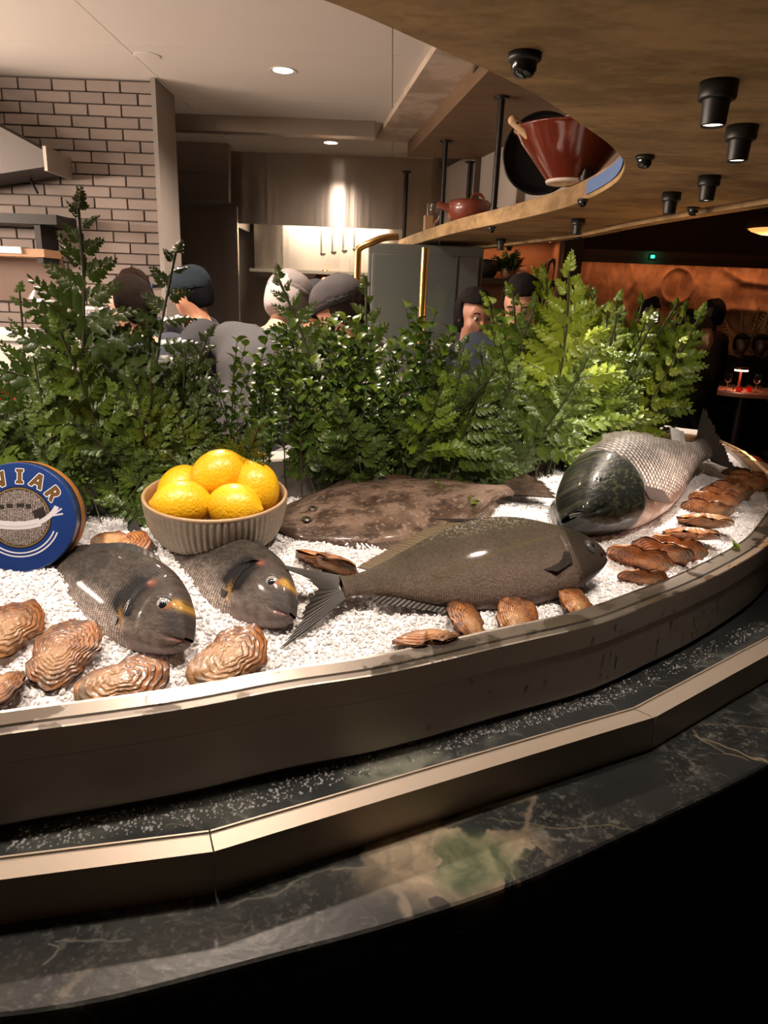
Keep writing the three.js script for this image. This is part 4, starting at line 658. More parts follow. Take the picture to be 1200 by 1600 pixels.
// one lobed leaflet from the origin along +x, blade in xy, folded along the midrib
function leafletTo(pos, idx, m, len, wid, lobes, cup) {
  const b = pos.length / 3, N = lobes * 2 + 1, v = V3(); const add = (x, y, z) => { v.set(x, y, z).applyMatrix4(m); pos.push(v.x, v.y, v.z); };
  for (let i = 0; i <= N; i++) { const t = i / N, e = Math.pow(Math.sin(Math.PI * Math.pow(t, .72)), .8), lobe = i % 2 ? 1 : .70, w = wid * e * lobe, x = len * t, zc = -cup * len * t * t; const xt = x + (i % 2 ? len * .06 : 0); add(x, 0, zc); add(xt, w, zc + wid * .28 * e); add(xt, -w, zc + wid * .28 * e); }
  for (let i = 0; i < N; i++) { const a = b + i * 3, c = a + 3; idx.push(a, c, a + 1, c, c + 1, a + 1, a, a + 2, c, c, a + 2, c + 2); }
}
// a pinna: thin rachis with alternate leaflets, along +x
function pinnaGeo(len, seed, pairs, fat) {
  const R = rng(seed), pos = [], idx = [], M = new THREE.Matrix4(), q = new THREE.Quaternion(), droop = .12 + .25 * R();
  const c = (t) => V3(len * t, 0, -droop * len * t * t);
  for (let i = 0; i < pairs; i++) for (const s of [1, -1]) { const t = .06 + .88 * (i + (s > 0 ? 0 : .45)) / pairs, p = c(t), ll = len * fat * (1 - .80 * Math.pow(t, 1.25)) * (.9 + .2 * R()); q.setFromEuler(new THREE.Euler((R() - .5) * .5, .18 + (R() - .5) * .35, s * (1.02 - .35 * t + (R() - .5) * .12), 'ZYX')); M.compose(p, q, V3(1, 1, 1)); leafletTo(pos, idx, M, ll, ll * .33, ll > .014 ? 3 : 2, .18); }
  { M.makeRotationY(.2); const p = c(.93); M.setPosition(p); leafletTo(pos, idx, M, len * .10, len * .03, 2, .2); }
  const st = tube([0, .3, .6, 1].map((t) => c(t).toArray()), len * .007 + .0004, 6, 5); const b = pos.length / 3, sp = st.attributes.position; for (let i = 0; i < sp.count; i++) pos.push(sp.getX(i), sp.getY(i), sp.getZ(i)); for (const k of st.index.array) idx.push(k + b);
  const uv = []; for (let i = 0; i < pos.length; i += 3) uv.push(pos[i] * 9, pos[i + 1] * 9); return rawGeo(pos, idx, uv);
}
const pinnae = [0, 1, 2, 3].map((k) => pinnaGeo(.1, 200 + k, 6, .42));
// frond of unit length (1 m) along +y with its blade facing +z
function makeFrond(seed, o) {
  const R = rng(seed), t = thing('fern_frond', '', 'fern'), bend = o.bend, c = (k) => V3(o.sway * Math.sin(k * 2.2), k, bend * k * k), n = o.pairs;
  mesh('stem', new THREE.TubeGeometry(new THREE.CatmullRomCurve3([0, .25, .5, .75, .97].map(c)), 20, .0055, 6), stemMat, t);
  for (let i = 0; i < n; i++) for (const s of [1, -1]) { const k = o.bare + (.985 - o.bare) * Math.pow((i + (s > 0 ? 0 : .4)) / n, .9), f = (k - o.bare) / (1 - o.bare), len = o.width * (1 - .90 * Math.pow(f, .95)) * (i === 0 ? .85 : 1) * (.88 + .24 * R()); const m = mesh('pinna', pinnae[Math.floor(R() * 4)], leafMats[o.mat], t); m.position.copy(c(k)); const up = .30 + .50 * f + (R() - .5) * .22; m.rotation.set(0, (R() - .5) * .5 - .1, 0); m.rotation.order = 'ZYX'; m.rotation.z = s > 0 ? up : Math.PI - up; m.rotation.x = (R() - .5) * 1.1 + (s > 0 ? 0 : Math.PI); if (s < 0) m.rotation.x += 0; m.scale.setScalar(len / .1); }
  const m = mesh('pinna', pinnae[seed % 4], leafMats[o.mat], t); m.position.copy(c(.96)); m.rotation.z = Math.PI / 2; m.scale.setScalar(.9); return t;
}
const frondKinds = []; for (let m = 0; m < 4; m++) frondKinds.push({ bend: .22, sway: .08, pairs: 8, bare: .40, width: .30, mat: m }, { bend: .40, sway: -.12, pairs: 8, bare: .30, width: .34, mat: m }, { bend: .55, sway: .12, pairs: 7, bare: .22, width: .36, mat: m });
const frondProtos = []; const used = {};
// frond from a foot point to a tip point; face = direction the blade looks to
function frond(kind, foot, tip, face, label, group) {
  let o; if (!frondProtos[kind]) { o = frondProtos[kind] = makeFrond(300 + kind, frondKinds[kind]); tag(o, label, 'fern', group); } else { o = copyOf(frondProtos[kind], label); if (group) o.userData.group = group; else delete o.userData.group; }
  const A = V3(...foot), B = V3(...tip), Y = B.clone().sub(A), len = Y.length(); Y.normalize(); const k = frondKinds[kind];
  // the tip of the unit frond sits at (sway*.81, 1, bend): swing so that it meets the wanted tip closely
  const F = V3(...face); F.addScaledVector(Y, -F.dot(Y)).normalize(); const X = Y.clone().cross(F);
  const tilt = new THREE.Quaternion().setFromAxisAngle(V3(1, 0, 0), -Math.atan(k.bend)); o.quaternion.setFromRotationMatrix(new THREE.Matrix4().makeBasis(X, Y, F)).multiply(tilt); o.position.copy(A); o.scale.setScalar(len / Math.hypot(1, k.bend)); return o;
}
// boxwood: round leaved upright sprig, leaves in opposite pairs
const boxLeaf = (() => { const pos = [], idx = []; leafletRound(pos, idx); return rawGeo(pos, idx, pos.reduce((a, _, i) => { if (i % 3 === 0) a.push(pos[i] * 30, pos[i + 1] * 30); return a; }, [])); function leafletRound(p, ix) { const N = 6; for (let i = 0; i <= N; i++) { const t = i / N, w = .0062 * Math.pow(Math.sin(Math.PI * Math.pow(t, .8)), .7), x = .017 * t, z = .0025 * Math.sin(Math.PI * t); p.push(x, 0, z, x, w, z + .0018 * (w / .006), x, -w, z + .0018 * (w / .006)); } for (let i = 0; i < N; i++) { const a = i * 3, c = a + 3; ix.push(a, c, a + 1, c, c + 1, a + 1, a, a + 2, c, c, a + 2, c + 2); } } })();
function makeBoxwood(seed) {
  const R = rng(seed), t = thing('leafy_sprig', '', 'sprig'), stems = [], spots = [];
  const branch = (p, d, len, r, lvl) => { const e = p.clone().addScaledVector(d, len); stems.push(rod(p.toArray(), e.toArray(), r, 5, r * .7)); const n = Math.floor(len / .016); for (let i = lvl ? 0 : Math.floor(n * .45); i <= n; i++) { const q = p.clone().addScaledVector(d, len * i / n), a = i * 1.57 + R(); for (const s of [0, Math.PI]) spots.push([q, d, a + s, i / n]); } if (lvl < 1) for (let i = 0; i < 6; i++) { const k = .38 + .58 * i / 6, dd = d.clone().add(V3((R() - .5) * 1.6, .5, (R() - .5) * 1.3)).normalize(); branch(p.clone().addScaledVector(d, len * k), dd, .06 + .05 * R(), r * .6, lvl + 1); } };
  branch(V3(0, 0, 0), V3((R() - .5) * .15, 1, (R() - .5) * .15).normalize(), .27, .0016, 0);
  mesh('stem', stems, woodStem, t);
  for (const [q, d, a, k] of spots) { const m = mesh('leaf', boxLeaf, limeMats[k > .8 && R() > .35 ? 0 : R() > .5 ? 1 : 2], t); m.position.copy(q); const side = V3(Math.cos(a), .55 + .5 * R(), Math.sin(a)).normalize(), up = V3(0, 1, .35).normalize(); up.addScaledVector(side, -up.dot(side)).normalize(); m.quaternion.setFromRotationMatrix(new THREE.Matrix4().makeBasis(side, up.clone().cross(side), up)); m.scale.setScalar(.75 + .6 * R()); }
  return t;
}
const boxProtos = [];
function sprig(kind, foot, h, turn, lean, label, group) {
  let o; if (!boxProtos[kind]) { o = boxProtos[kind] = makeBoxwood(500 + kind); tag(o, label, 'sprig'); } else o = copyOf(boxProtos[kind], label); if (group) o.userData.group = group; else delete o.userData.group;
  o.position.set(...foot); o.scale.setScalar(h / .30); o.rotation.order = 'ZYX'; o.rotation.set(0, turn, lean); return o;
}
{
  // foot points along the back of the ice; s = 0 left .. 1 right
  const footAt = (x, off = .03) => { let i = 0; while (i < 219 && backLine[i + 1][0] < x) i++; const k = clamp((x - backLine[i][0]) / (backLine[i + 1][0] - backLine[i][0])), z = lerp(backLine[i][1], backLine[i + 1][1], k) + off; return [x, iceY(x, z) - .012, z]; };
  // ---- fronds that can be told apart
  frond(0, footAt(-.60, .04), [-0.579, 1.763, -1.300], [.25, .15, 1], 'tallest fern frond, rising in front of the white brick at the left');
  frond(1, footAt(-.44, .04), [-0.358, 1.694, -1.420], [.1, .5, 1], 'tall fern frond with level bright tip, second tallest, left of the steel hood');
  frond(3, footAt(-.10, .03), [-0.265, 1.646, -1.500], [-.2, .2, 1], 'long fern frond slanting up to the left in front of the grey uniform');
  frond(4, footAt(.06, .03), [-0.014, 1.660, -1.600], [.2, .2, 1], 'fern frond at the top of the middle bush, curling left');
  frond(5, footAt(-.70, .04), [-0.687, 1.625, -1.280], [.4, .2, 1], 'broad fern frond at the left edge above the red tomatoes');
  frond(8, [0.180, 1.228, -1.327], [0.091, 1.263, -1.392], [.1, .8, .6], 'small bright fern sprig lying on the flatfish');
  frond(7, footAt(.52, .05), [0.344, 1.674, -1.900], [.1, .3, 1], 'bright fern frond at the peak of the right bush');
  frond(6, footAt(.80, .06), [0.848, 1.280, -2.100], [.3, .4, 1], 'low fern frond at the right end, drooping over the black-headed fish');
  frond(2, footAt(-.40, .08), [-0.485, 1.258, -1.140], [.2, .5, 1], 'fern frond hanging down beside the blue tin');
  frond(2, footAt(-.30, .06), [-0.387, 1.333, -1.180], [.2, .6, 1], 'fern frond reaching over the left rim of the lemon bowl');
  frond(9, footAt(.80, .05), [0.812, 1.541, -2.200], [.2, .4, 1], 'fern frond spreading to the right edge of the right bush against the dark room');
  // ---- the rest of the bushes
  const R = rng(4242);
  const bush = (n, x0, x1, topPx, kinds, label, group) => { for (let i = 0; i < n; i++) { const x = lerp(x0, x1, (i + R()) / n), f = footAt(x, .015 + .06 * R()), h = lerp(topPx[0], topPx[1], (x - x0) / (x1 - x0)) * (.58 + .46 * R()); const dx = (R() - .5) * .32, dz = (R() - .40) * .26; frond(kinds[Math.floor(R() * kinds.length)], f, [x + dx, f[1] + h, f[2] + dz], [(R() - .5) * 1.2, .25 + .5 * R(), 1], label, group); } };
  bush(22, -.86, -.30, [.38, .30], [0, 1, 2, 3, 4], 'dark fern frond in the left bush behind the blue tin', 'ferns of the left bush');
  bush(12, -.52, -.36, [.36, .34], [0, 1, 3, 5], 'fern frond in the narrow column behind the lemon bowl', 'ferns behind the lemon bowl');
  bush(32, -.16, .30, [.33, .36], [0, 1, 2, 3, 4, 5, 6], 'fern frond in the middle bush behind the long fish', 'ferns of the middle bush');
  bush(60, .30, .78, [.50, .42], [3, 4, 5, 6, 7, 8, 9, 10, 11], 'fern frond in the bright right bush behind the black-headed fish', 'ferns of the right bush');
  bush(8, -.10, .30, [.14, .14], [0, 1, 2], 'low dark fern frond at the foot of the middle bush', 'low ferns of the middle bush');
  // ---- boxwood sprigs
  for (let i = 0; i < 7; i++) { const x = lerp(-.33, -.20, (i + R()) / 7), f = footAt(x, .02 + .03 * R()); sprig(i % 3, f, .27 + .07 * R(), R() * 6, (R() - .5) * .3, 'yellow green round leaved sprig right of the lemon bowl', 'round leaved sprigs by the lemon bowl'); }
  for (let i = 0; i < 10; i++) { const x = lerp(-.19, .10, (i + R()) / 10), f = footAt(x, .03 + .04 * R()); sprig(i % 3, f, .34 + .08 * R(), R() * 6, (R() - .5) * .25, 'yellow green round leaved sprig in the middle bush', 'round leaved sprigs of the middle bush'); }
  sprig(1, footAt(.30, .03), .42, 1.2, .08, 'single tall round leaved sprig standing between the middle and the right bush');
  frond(11, footAt(.31, .03), [0.184, 1.614, -1.700], [.1, .3, 1], 'slim bright fern tip standing alone between the middle and the right bush');
  // torn leaf on the rim
  const p = [0.737, 1.146, -1.385], t = thing('leaf_scrap', 'torn bright green leaf scrap lying on the rim of the tray at the right', 'leaf', p); const m = mesh('leaflet', pinnae[1], leafMats[3], t); m.scale.setScalar(.30); m.rotation.set(-1.2, 0, .9); m.position.set(-.012, .001, 0);
  const m2 = mesh('leaflet', pinnae[2], leafMats[2], t); m2.scale.setScalar(.22); m2.rotation.set(-.5, .3, 2.0); m2.position.set(-.008, .002, .002);
}

// ---------- kitchen furniture behind the display ----------
const pale = std(lin(.66, .62, .58), .4), cream = std(lin(.62, .50, .38), .5), peach = std(lin(.62, .30, .17), .5), wood2 = std(lin(.32, .18, .09), .55), copper = phy({ color: lin(.62, .30, .12), metalness: 1, roughness: .22 });
{
  // working counter below the ledge and the long pass counter farther back
  const a = thing('prep_counter', 'white topped kitchen prep counter just behind the foliage', 'counter');
  const line = backLine.filter((_, i) => i % 10 === 0 && i < 190).map((p) => [p[0], p[1] - .30]);
  mesh('worktop', slab([...line, ...[...line].reverse().map((p) => [p[0] - .05, p[1] - .62])], .90, .94), pale, a); mesh('cabinet_front', slab([...line.map((p) => [p[0], p[1] - .03]), ...[...line].reverse().map((p) => [p[0] - .05, p[1] - .55])], .002, .90), steelDark, a);
  const b = thing('pass_counter', 'long steel pass counter across the middle of the kitchen', 'counter');
  mesh('worktop', bx(2.0, .04, .8, -.62, .90, -4.5, .005), pale, b); mesh('base', bx(1.94, .878, .7, -.62, .441, -4.5), steelDark, b); mesh('shelf', bx(1.8, .03, .3, -.62, 1.12, -4.6), steel, b); for (const x of [-1.45, .1]) mesh('post', bx(.03, .22, .03, x, 1.02, -4.6), steel, b);
  const c = thing('back_range', 'dark cooking range under the exhaust hood', 'range'); mesh('body', bx(2.6, .9, .8, .0, .452, -8.3), steelDark, c); mesh('griddle', bx(2.4, .04, .7, 0, .92, -8.3), darkMetal, c);
}
{
  const t = thing('white_worktop', 'raised white worktop in front of the brick wall, behind the left bush', 'counter'); mesh('top', bx(1.7, .05, .6, -2.55, 1.285, -4.75, .01), pale, t); mesh('cabinet', bx(1.64, 1.255, .54, -2.55, .63, -4.75), pale, t); mesh('kick_strip', bx(1.6, .10, .02, -2.55, .055, -4.465), steelDark, t);
  const gm = phy({ color: lin(.96, .97, 1), transmission: .9, roughness: .05, thickness: .002, ior: 1.45 });
  [[168, 'clear jar on the raised white worktop, right one'], [140, 'clear jar on the raised white worktop, left one']].forEach(([px, label]) => { const p = [-1.827, 1.319, -4.700], u = thing('glass_jar', label, 'jar', [p[0] + (px - 168) * .0045, 1.3105, -4.72]); mesh('wall', lathe([[0, 0], [.055, 0], [.06, .01], [.06, .12], [.045, .15], [.042, .15], [.056, .118], [.055, .012], [0, .006]], 28), gm, u); mesh('lid', lathe([[0, .168], [.046, .166], [.048, .15], [.046, .15]], 28), pale, u); });
  const k = thing('black_tray', 'black tray on the raised white worktop behind the tall fern', 'tray', [-2.05, 1.3105, -4.62]); mesh('base', bx(.32, .008, .2, 0, .004, 0), blackMat, k); mesh('rim', [bx(.32, .025, .008, 0, .0125, .1), bx(.32, .025, .008, 0, .0125, -.1), bx(.008, .025, .2, .16, .0125, 0), bx(.008, .025, .2, -.16, .0125, 0)], blackMat, k);
}
function plateStack(x, y, z, n, r, label) { const t = thing('plate_stack', label, 'plates', [x, y, z]); for (let i = 0; i < n; i++) { const m = mesh('plate', lathe([[0, .003], [r * .6, .002], [r * .65, .003], [r, .016], [r, .018], [r * .64, .007], [0, .006]], 36), pale, t); m.position.y = i * .009; } return t; }
function tub(x, y, z, w, h, d, mat, label) { const t = thing('food_tub', label, 'tub', [x, y, z]); const r = .02; const s = [bx(w, .006, d, 0, .003, 0), bx(w, h, .006, 0, h / 2, d / 2), bx(w, h, .006, 0, h / 2, -d / 2), bx(.006, h, d, w / 2, h / 2, 0), bx(.006, h, d, -w / 2, h / 2, 0)]; mesh('pan', s, mat, t); const rim = [bx(w + .03, .006, .02, 0, h, d / 2 + .008), bx(w + .03, .006, .02, 0, h, -d / 2 - .008), bx(.02, .006, d + .03, w / 2 + .008, h, 0), bx(.02, .006, d + .03, -w / 2 - .008, h, 0)]; mesh('rim', rim, mat, t); return t; }
{
  const LY = 1.2725, on = (px, py, w = .085) => { return [px, LY, py]; };
  // things standing on the white ledge
  const spots = [[-.98, -1.255], [-.80, -1.29], [-.62, -1.335], [-.42, -1.405], [-.24, -1.50]];
  plateStack(-.93, LY, -1.27, 4, .062, 'stack of small white plates on the ledge at the left edge of the picture');
  tub(-.735, LY, -1.31, .13, .05, .09, cream, 'cream coloured tub on the ledge behind the left bush');
  tub(-.575, LY, -1.355, .12, .06, .085, peach, 'peach coloured tub on the ledge behind the left bush');
  { const t = thing('cutting_board', 'brown wooden board leaning behind the left bush near the lemon bowl', 'board', [-.40, LY + .002, -1.43], .3); mesh('board', bx(.20, .012, .09, 0, .0085, 0, .004), wood2, t); mesh('handle', bx(.06, .012, .025, .125, .0085, 0, .004), wood2, t); }
  { const t = thing('white_cloth', 'folded white cloth on the prep counter behind the left bush', 'cloth', [-.85, .9405, -1.65]); mesh('fold', grid(30, 20, (u, v) => [(u - .5) * .5, .02 + .02 * fbm2(u * 6, v * 5, 3) * Math.min(1, 6 * Math.min(u, v, 1 - u, 1 - v)), (v - .5) * .35]), pale, t); mesh('under_fold', bx(.48, .018, .33, 0, .010, 0, .006), pale, t); }
  plateStack(-.35, .9405, -1.80, 8, .12, 'tall stack of white plates on the prep counter behind the lemon bowl'); plateStack(.10, .9405, -2.0, 6, .12, 'stack of white plates on the prep counter behind the middle bush'); plateStack(.34, .9405, -2.25, 9, .11, 'stack of white plates on the prep counter, between the middle and right bush');
  tub(-1.15, .9405, -1.55, .26, .10, .2, peach, 'peach coloured tub on the prep counter at the far left');
  // tomatoes at the left edge
  for (let i = 0; i < 4; i++) { const s = new THREE.SphereGeometry(.032, 20, 14); s.scale(1, .85, 1); const p = [-0.786, 1.413, -1.450]; const t = thing('tomato', ['ripe red tomato at the left edge behind the fern', 'red tomato right of the first at the left edge', 'red tomato behind the others, at the left edge', 'red tomato hidden lowest of the pile at the left edge'][i], 'tomato', [p[0] + [0, .058, -.04, .0][i], p[1] - .01 + [0, -.01, -.012, -.045][i], p[2] + [0, .01, -.055, .02][i]], i, 'tomatoes at the left edge'); mesh('fruit', s, phy({ color: lin(.42, .025, .015), roughness: .25, clearcoat: .5 }), t); mesh('calyx', (() => { const g = []; for (let k = 0; k < 5; k++) { const q = new THREE.ConeGeometry(.004, .018, 4); q.rotateZ(-1.5); q.translate(.009, .027, 0); q.rotateY(k * 1.256); g.push(q); } return g; })(), limeMats[2], t); }
  { const p = [-0.786, 1.413, -1.450], t = thing('glass_bowl', 'white bowl holding red tomatoes at the left edge behind the fern', 'bowl', [p[0], p[1] - .105, p[2] - .01]); mesh('wall', lathe([[.0, .0], [.05, .0], [.06, .005], [.095, .05], [.105, .075], [.102, .075], [.09, .052], [.055, .010], [0, .008]], 48), pale, t); mesh('foot', lathe([[.048, -.008], [.05, .001], [.045, .001]], 36), pale, t); const st = thing('wire_stand', 'steel riser under the white tomato bowl, left edge', 'stand', [p[0], LY, p[2] - .01]); mesh('top', cyl(.07, .07, .006, 0, p[1] - .105 - LY - .012, 0), steel, st); for (let k = 0; k < 3; k++) { const a = k * 2.09; mesh('leg', rod([.06 * Math.cos(a), .0, .06 * Math.sin(a)], [.05 * Math.cos(a), p[1] - .118 - LY, .05 * Math.sin(a)], .004), steel, st); } }
  // white tray with wooden handle at the far right end of the ice
  { const p = [0.921, 1.190, -2.324], t = thing('serving_tray', 'white serving tray with wooden handle behind the tail of the black-headed fish', 'tray', [p[0] - .02, p[1], p[2] - .12], -.5); mesh('dish', bx(.34, .02, .22, 0, .010, 0, .008), pale, t); mesh('handle', bx(.30, .022, .03, .02, .022, .10, .006), wood2, t); }
  // orange boiled prawn-like shell lying in the leaves
  { const p = [0.873, 1.214, -2.444], t = thing('crab_claw', 'orange shellfish claw resting behind the black-headed fish', 'shellfish', p, .6); const m = phy({ color: lin(.50, .17, .07), roughness: .35, clearcoat: .5, bumpMap: plasterBump, bumpScale: .002 }); const s = (x, y, r, sx) => { const g = new THREE.SphereGeometry(r, 18, 12); g.scale(sx, .7, .6); g.translate(x, y, 0); return g; }; mesh('palm', s(0, 0, .03, 1.3), m, t); const q = new THREE.ConeGeometry(.013, .06, 10); q.rotateZ(-1.3); q.translate(.06, .012, 0); mesh('fixed_finger', q, m, t); const q2 = new THREE.ConeGeometry(.011, .055, 10); q2.rotateZ(-1.75); q2.translate(.058, -.012, 0); mesh('moving_finger', q2, m, t); }
}
// ---------- fittings hanging in the kitchen ----------
{
  // wall hood at the left, shelf, dangling cord
  const h = thing('range_hood', 'dark angled exhaust canopy on the brick wall at the left edge', 'hood'); const z = -5.15, a = [-2.190, 2.396, -4.900], b = [-2.200, 2.301, -4.900], c = [-2.711, 2.587, -4.900], d = [-2.766, 2.184, -4.900];
  { const s = new THREE.Shape([new THREE.Vector2(a[0], a[1]), new THREE.Vector2(b[0], b[1]), new THREE.Vector2(d[0] - .4, d[1] - .05), new THREE.Vector2(c[0] - .4, c[1] + .25)]); const g = new THREE.ExtrudeGeometry(s, { depth: .35, bevelEnabled: false }); g.translate(0, 0, -5.18); mesh('canopy', g, phy({ color: lin(.09, .08, .075), metalness: .7, roughness: .5 }), h); mesh('edge_strip', bx(.02, .14, .36, a[0] + .01, (a[1] + b[1]) / 2, -5.0), steelDark, h); }
  tag(mesh('dangling_cord', tube([[-2.418, 2.309, -5.100], [-2.408, 2.247, -5.100], [-2.368, 2.176, -5.080]], .008, 14, 8), darkMetal), 'short black cord dangling below the dark exhaust canopy at the left', 'cord');
  const s = thing('steel_shelf', 'dark steel wall shelf on the brick at the left edge, below the exhaust canopy', 'shelf'), p0 = [-2.171, 2.029, -4.950], p1 = [-2.177, 1.975, -4.950]; mesh('board', bx(1.2, .06, .3, p0[0] - .6, (p0[1] + p1[1]) / 2, -5.03), darkMetal, s); mesh('bracket', bx(.04, .25, .25, p0[0] - .15, p0[1] - .17, -5.05), darkMetal, s); mesh('lower_board', bx(1.0, .04, .3, p0[0] - .75, p0[1] - .22, -5.03), pale, s);
  const w = thing('wood_rack', 'brown wooden rack on the brick wall at the left edge, under the steel shelf', 'rack'), q = [-2.430, 1.757, -4.950]; mesh('board', bx(.7, .05, .28, q[0] - .2, q[1] + .04, -5.04), wood2, w); mesh('back_board', bx(.7, .3, .02, q[0] - .2, q[1] - .12, -5.165), std(lin(.09, .05, .03), .6), w);
  const bl = [-1.801, 1.617, -5.120]; { const t = thing('blue_shelf_strip', 'thin bright blue strip fixed on the white brick wall', 'strip'); mesh('strip', bx(.24, .02, .05, bl[0], bl[1], -5.17, .006), std(lin(.06, .15, .42), .4), t); mesh('end_cap', bx(.012, .026, .055, bl[0] + .125, bl[1], -5.17), std(lin(.04, .1, .3), .4), t); }
  // small work lamp glaring at the left
  const lp = [-2.164, 1.518, -4.500]; { const t = thing('work_lamp', 'small glaring white work lamp behind the leaves at the left', 'lamp', lp); mesh('shade', lathe([[.02, .05], [.06, .0], [.058, 0], [.018, .048]], 28), steel, t); const b = new THREE.SphereGeometry(.028, 16, 12); b.translate(0, .012, 0); mesh('bulb', b, std(lin(1, 1, 1), .4, 0, { emissive: lin(1, .93, .85), emissiveIntensity: 14 }), t); mesh('stand', rod([0, .05, -.07], [0, .922 - lp[1], -.07], .008), darkMetal, t); mesh('arm', rod([0, .05, -.07], [0, .045, 0], .006), darkMetal, t); mesh('foot', cyl(.06, .065, .015, 0, .93 - lp[1], -.07), darkMetal, t); const l = new THREE.PointLight(L.kitchenColor, 1.5, 0, 2); l.position.set(lp[0], lp[1] - .02, lp[2]); l.castShadow = true; scene.add(l); }
  // unseen wall lamps, added beyond the left edge to brighten the white ceiling and brick
  for (const [z, label] of [[-1.6, 'long lit lamp added on the left kitchen wall, nearer one'], [-3.6, 'long lit lamp added on the left kitchen wall, farther one']]) { const t = thing('added_wall_lamp', label, 'lamp', [-4.28, 2.1, z]); mesh('backplate', bx(.05, .22, 1.5, -.02, 0, 0), steel, t); mesh('tube_cover', bx(.03, .18, 1.45, .02, 0, 0, .01), std(lin(1, .9, .8), .4, 0, { emissive: lin(1, .80, .64), emissiveIntensity: 3 }), t); const l = new THREE.RectAreaLight(L.kitchenColor, L.addedWallLamp, 1.45, .18); l.position.set(-4.24, 2.1, z); l.lookAt(0, 2.5, z); scene.add(l); }
  // heat lamps, copper domes over the pass
  for (const [px, py, k] of [[505, 440, 0], [470, 448, 1]]) { const p = k ? [-0.840, 1.693, -8.460] : [-0.762, 1.750, -8.400]; const t = thing('heat_lamp', k ? 'copper dome heat lamp, the lower one, over the range behind' : 'copper dome heat lamp, the upper one, over the kitchen pass', 'lamp', p); mesh('dome', lathe([[.012, .12], [.03, .115], [.05, .08], [.075, .02], [.10, 0], [.098, 0], [.072, .02], [.046, .08]], 36), copper, t); const g = new THREE.CircleGeometry(.07, 24); g.rotateX(Math.PI / 2); g.translate(0, .016, 0); mesh('glow', g, std(lin(1, .8, .5), .5, 0, { emissive: lin(1, .62, .28), emissiveIntensity: 5 }), t); mesh('cord', rod([0, .12, 0], [0, 1.813 - p[1], 0], .006), darkMetal, t); const l = new THREE.SpotLight(lin(1, .72, .42), 9, 0, 1.0, .6, 2); l.position.set(p[0], p[1] + .005, p[2]); l.target.position.set(p[0], 0, p[2]); l.castShadow = true; scene.add(l, l.target); }
  // small table lamp with white glass on the pass
  { const p = [-0.269, 1.606, -4.600], t = thing('lantern', 'small white glass lantern with brass frame on the kitchen pass', 'lantern', [p[0], 1.136, p[2]]); mesh('base', bx(.14, .02, .1, 0, .012, 0, .004), copper, t); mesh('glass', bx(.11, .26, .08, 0, .155, 0, .01), std(lin(.9, .85, .75), .4, 0, { emissive: lin(1, .8, .55), emissiveIntensity: 1.0 }), t); for (const s of [-1, 1]) mesh('post', bx(.012, .40, .09, s * .075, .22, 0), copper, t); }
  // brass pipe arm and posts by the glass
  const brass = phy({ color: lin(.55, .33, .12), metalness: 1, roughness: .28 });
  { const t = thing('brass_faucet', 'tall bent brass pipe rising behind the middle bush', 'faucet'); mesh('pipe', tube([[-0.163, 1.312, -3.600], [-0.170, 1.587, -3.600], [-0.172, 1.777, -3.600], [-0.167, 1.824, -3.600], [-0.116, 1.851, -3.600], [-0.050, 1.878, -3.620], [0.017, 1.887, -3.640]], .017, 60, 14), brass, t); const p = [-0.170, 1.587, -3.600]; mesh('collar', cyl(.025, .025, .05, p[0], p[1] - .05, p[2]), brass, t); mesh('foot', rod([p[0], .0, p[2]], [p[0], p[1] - .2, p[2]], .016), brass, t); }
  { const t = thing('glass_screen', 'tall clear glass screen with brass post behind the middle bush', 'screen'); const x0 = [-0.090, 1.740, -3.700], x1 = [0.312, 1.814, -3.700], g = bx(x1[0] - x0[0], x1[1] - 1.0, .01, (x0[0] + x1[0]) / 2, (x1[1] + 1.0) / 2, -3.7); mesh('pane', g, phy({ color: lin(.93, .97, .96), transmission: 1, roughness: .02, thickness: 0, ior: 1.45 }), t); const q = [0.150, 1.718, -3.680]; mesh('post', rod([q[0], .01, -3.67], [q[0], x1[1] + .03, -3.67], .018), brass, t); mesh('edge', bx(.012, x1[1] - 1.0, .022, x1[0] + .006, (x1[1] + 1.0) / 2, -3.7), darkMetal, t); mesh('foot_rail', bx(x1[0] - x0[0], .04, .05, (x0[0] + x1[0]) / 2, .99, -3.7), steel, t); mesh('support', bx(x1[0] - x0[0], .968, .03, (x0[0] + x1[0]) / 2, .485, -3.7), steelDark, t); }
  // steel fridge / column right of the pass, seen through the glass
  { const t = thing('steel_fridge', 'tall steel refrigerator seen through the glass screen', 'refrigerator'); mesh('cabinet', bx(.9, 2.0, .6, .25, 1.002, -6.2, .01), phy({ color: lin(.12, .125, .115), metalness: .7, roughness: .4 }), t); mesh('door', bx(.84, 1.85, .02, .25, 1.0, -5.89, .006), phy({ color: lin(.15, .155, .145), metalness: .7, roughness: .35 }), t); mesh('handle', rod([.58, 1.0, -5.85], [.58, 1.6, -5.85], .014), steel, t); }
  { const t = thing('orange_board', 'orange chopping board on the counter behind the right bush', 'board', [.42, 1.2, -2.85], .1); mesh('board', bx(.24, .02, .18, 0, .011, 0, .006), std(lin(.55, .12, .02), .4), t); mesh('handle', bx(.06, .02, .03, .14, .011, 0, .005), std(lin(.55, .12, .02), .4), t); const u = thing('pale_cabinet', 'pale block of counter between the middle and right bush', 'cabinet', [.36, 0, -2.95]); mesh('carcass', bx(.55, 1.17, .5, 0, .587, 0, .01), cream, u); mesh('top', bx(.57, .025, .52, 0, 1.1855, 0, .005), pale, u); }
}
